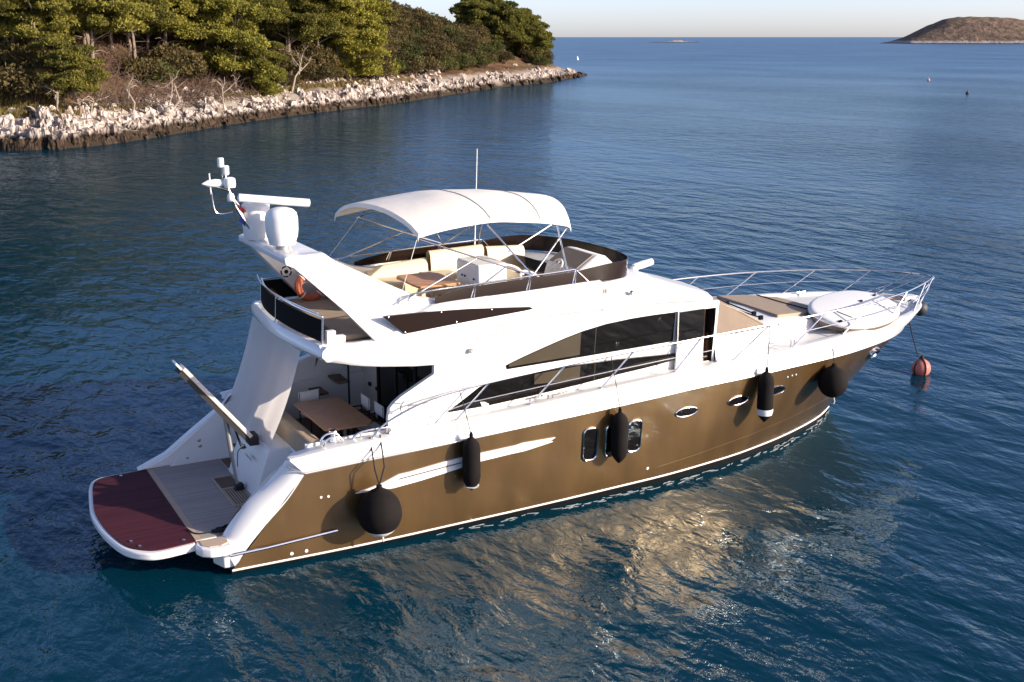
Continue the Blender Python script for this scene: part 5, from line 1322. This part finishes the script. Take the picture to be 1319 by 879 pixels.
# pale scrap by the dead tree, grey rock face by the bright bush
x,y = gpt(258,wlr(258)+9); z = land_h(np.array([(x,y)]))[0]
mb = MB(); mb.grid([[(-.22+.1*math.sin(3*v),.05*u,.0+.8*v) if False else (.28*(u-.5)*(1-.5*v)+.1*v, .12*math.sin(5*u+3*v), .75*v) for u in (0,.33,.66,1)] for v in (0,.25,.5,.75,1)])
o = mb.build('plastic_sack', M['white'], solid=.03); o.location=(x,y,z+.2); tag(o,'small white scrap caught at the foot of the wood above the rocks','sack')
x,y = gpt(478,wlr(478)+17); z = land_h(np.array([(x,y)]))[0]
mb = MB(); 
import bmesh as _bm
b_ = _bm.new(); _bm.ops.create_icosphere(b_, subdivisions=3, radius=1)
for v in b_.verts:
    c = v.co.copy(); v.co = Vector([math.copysign(abs(t)**.6,t) for t in c])*(.85+.35*mnoise.noise(c*1.4)); v.co.x *= 1.5; v.co.y *= 1.3; v.co.z *= 1.5
mb.add([v.co[:] for v in b_.verts],[[v.index for v in f.verts] for f in b_.faces]); b_.free()
o = mb.build('boulder', M['rock']); o.location=(x,y,z+.7); o.scale=(.8,.8,.8); tag(o,'big grey white boulder between the last tall pine and the bright green bush','boulder')

# ---- distant islands, buoys, sail
def island(name, cx, cy, ang, L, Wd, prof, m, seed):
    ca, sa = math.cos(ang), math.sin(ang); rows = []
    nU, nV = 120, 40
    for i in range(nU+1):
        u = i/nU; row = []
        for j in range(nV+1):
            v = -1+2*j/nV; hh = interp(u, prof, 1); x = (u-.0)*L; w = Wd*(.25+.75*min(1,hh/12))
            z = hh*(1-abs(v)**1.7)+(-.8 if abs(v)>.97 else 0)
            nn = mnoise.noise((x*.02,v*2,seed)); n2 = mnoise.noise((x*.12,v*9,seed+5))
            z = z*(1+.10*nn)+min(hh,10)*.10*n2*(1-abs(v))
            row.append((cx+x*ca-v*w*sa, cy+x*sa+v*w*ca, z))
        rows.append(row)
    o = MB().grid(rows).build(name, m, angle=80); tag(o,None,None,kind='structure'); return o
def isl_mat():
    m = bpy.data.materials.new('island_heath'); m.use_nodes = True; L = m.node_tree.links; p = m.node_tree.nodes['Principled BSDF']; p.inputs['Roughness'].default_value=1; p.inputs['Specular IOR Level'].default_value=.05
    g = nd(m,'ShaderNodeNewGeometry'); s = nd(m,'ShaderNodeSeparateXYZ'); L.new(g.outputs['Position'], s.inputs[0])
    n = nd(m,'ShaderNodeTexNoise'); n.inputs['Scale'].default_value=.09; n.inputs['Detail'].default_value=9; n.inputs['Roughness'].default_value=.65; L.new(g.outputs['Position'], n.inputs['Vector'])
    r = nd(m,'ShaderNodeValToRGB'); e=r.color_ramp.elements; e[0].position=.36; e[0].color=(.11,.09,.062,1); e[1].position=.62; e[1].color=(.26,.175,.13,1); L.new(n.outputs['Fac'],r.inputs[0])
    ad = nd(m,'ShaderNodeMath',operation='MULTIPLY_ADD'); ad.inputs[1].default_value=6.0; L.new(n.outputs['Fac'],ad.inputs[0]); L.new(s.outputs['Z'],ad.inputs[2])
    mr = nd(m,'ShaderNodeMapRange'); mr.inputs['From Min'].default_value=5.5; mr.inputs['From Max'].default_value=7.5; L.new(ad.outputs[0],mr.inputs['Value'])
    mx = nd(m,'ShaderNodeMix',data_type='RGBA'); mx.inputs['A'].default_value=(.42,.37,.34,1); L.new(r.outputs[0],mx.inputs['B']); L.new(mr.outputs[0],mx.inputs['Factor'])
    mr2 = nd(m,'ShaderNodeMapRange'); mr2.inputs['From Min'].default_value=.6; mr2.inputs['From Max'].default_value=1.4; L.new(s.outputs['Z'],mr2.inputs['Value'])
    m3 = nd(m,'ShaderNodeMix',data_type='RGBA'); m3.inputs['A'].default_value=(.07,.06,.055,1); L.new(mx.outputs['Result'],m3.inputs['B']); L.new(mr2.outputs[0],m3.inputs['Factor']); L.new(m3.outputs['Result'],p.inputs['Base Color'])
    b = nd(m,'ShaderNodeBump'); b.inputs['Distance'].default_value=6; L.new(n.outputs['Fac'],b.inputs['Height']); L.new(b.outputs[0],p.inputs['Normal'])
    return m
im = isl_mat()
island('island_hill', 1322, 1311, math.atan2(-.714,.70), 400, 120, [(0,.3),(.03,2.5),(.07,7),(.17,27),(.235,35.5),(.30,37),(.36,36.5),(.45,33),(.54,29),(.77,14),(1,1)], im, 3)
island('islet', 1176, 1690, math.atan2(-36,64), 84, 16, [(0,.2),(.15,1.0),(.35,1.6),(.5,4.2),(.6,4.0),(.7,1.8),(.88,1.0),(1,.1)], im, 9)
def small_buoy(x, y, m, lb):
    rt = empty('channel_buoy', lb, 'buoy', (x,y,0)); MB().lathe([(.08,-.2),(.24,-.15),(.30,.08),(.2,.28),(.08,.38),(.04,.62),(.02,.65)], (0,0,0), 14).build('float', m, rt)
small_buoy(192.5,162.6,mat('pink_buoy',(.55,.3,.3),.6),'tiny pinkish buoy far off on the right, the farther of two')
small_buoy(151.8,116.5,mat('dark_buoy',(.03,.025,.03),.6),'tiny dark buoy far off on the right, the nearer of two')
rt = empty('beacon', 'small white pillar beacon standing in the water beyond the end of the headland', 'beacon', (250,398,0))
MB().lathe([(.5,-.5),(.5,.3),(.4,.5),(.15,1.2),(.06,1.5)], (0,0,0), 16).build('tower', M['white'], rt)
MB().lathe([(.06,1.5),(.1,1.6),(.08,1.7),(.02,1.8)], (0,0,0), 10).build('lantern', M['dark'], rt)
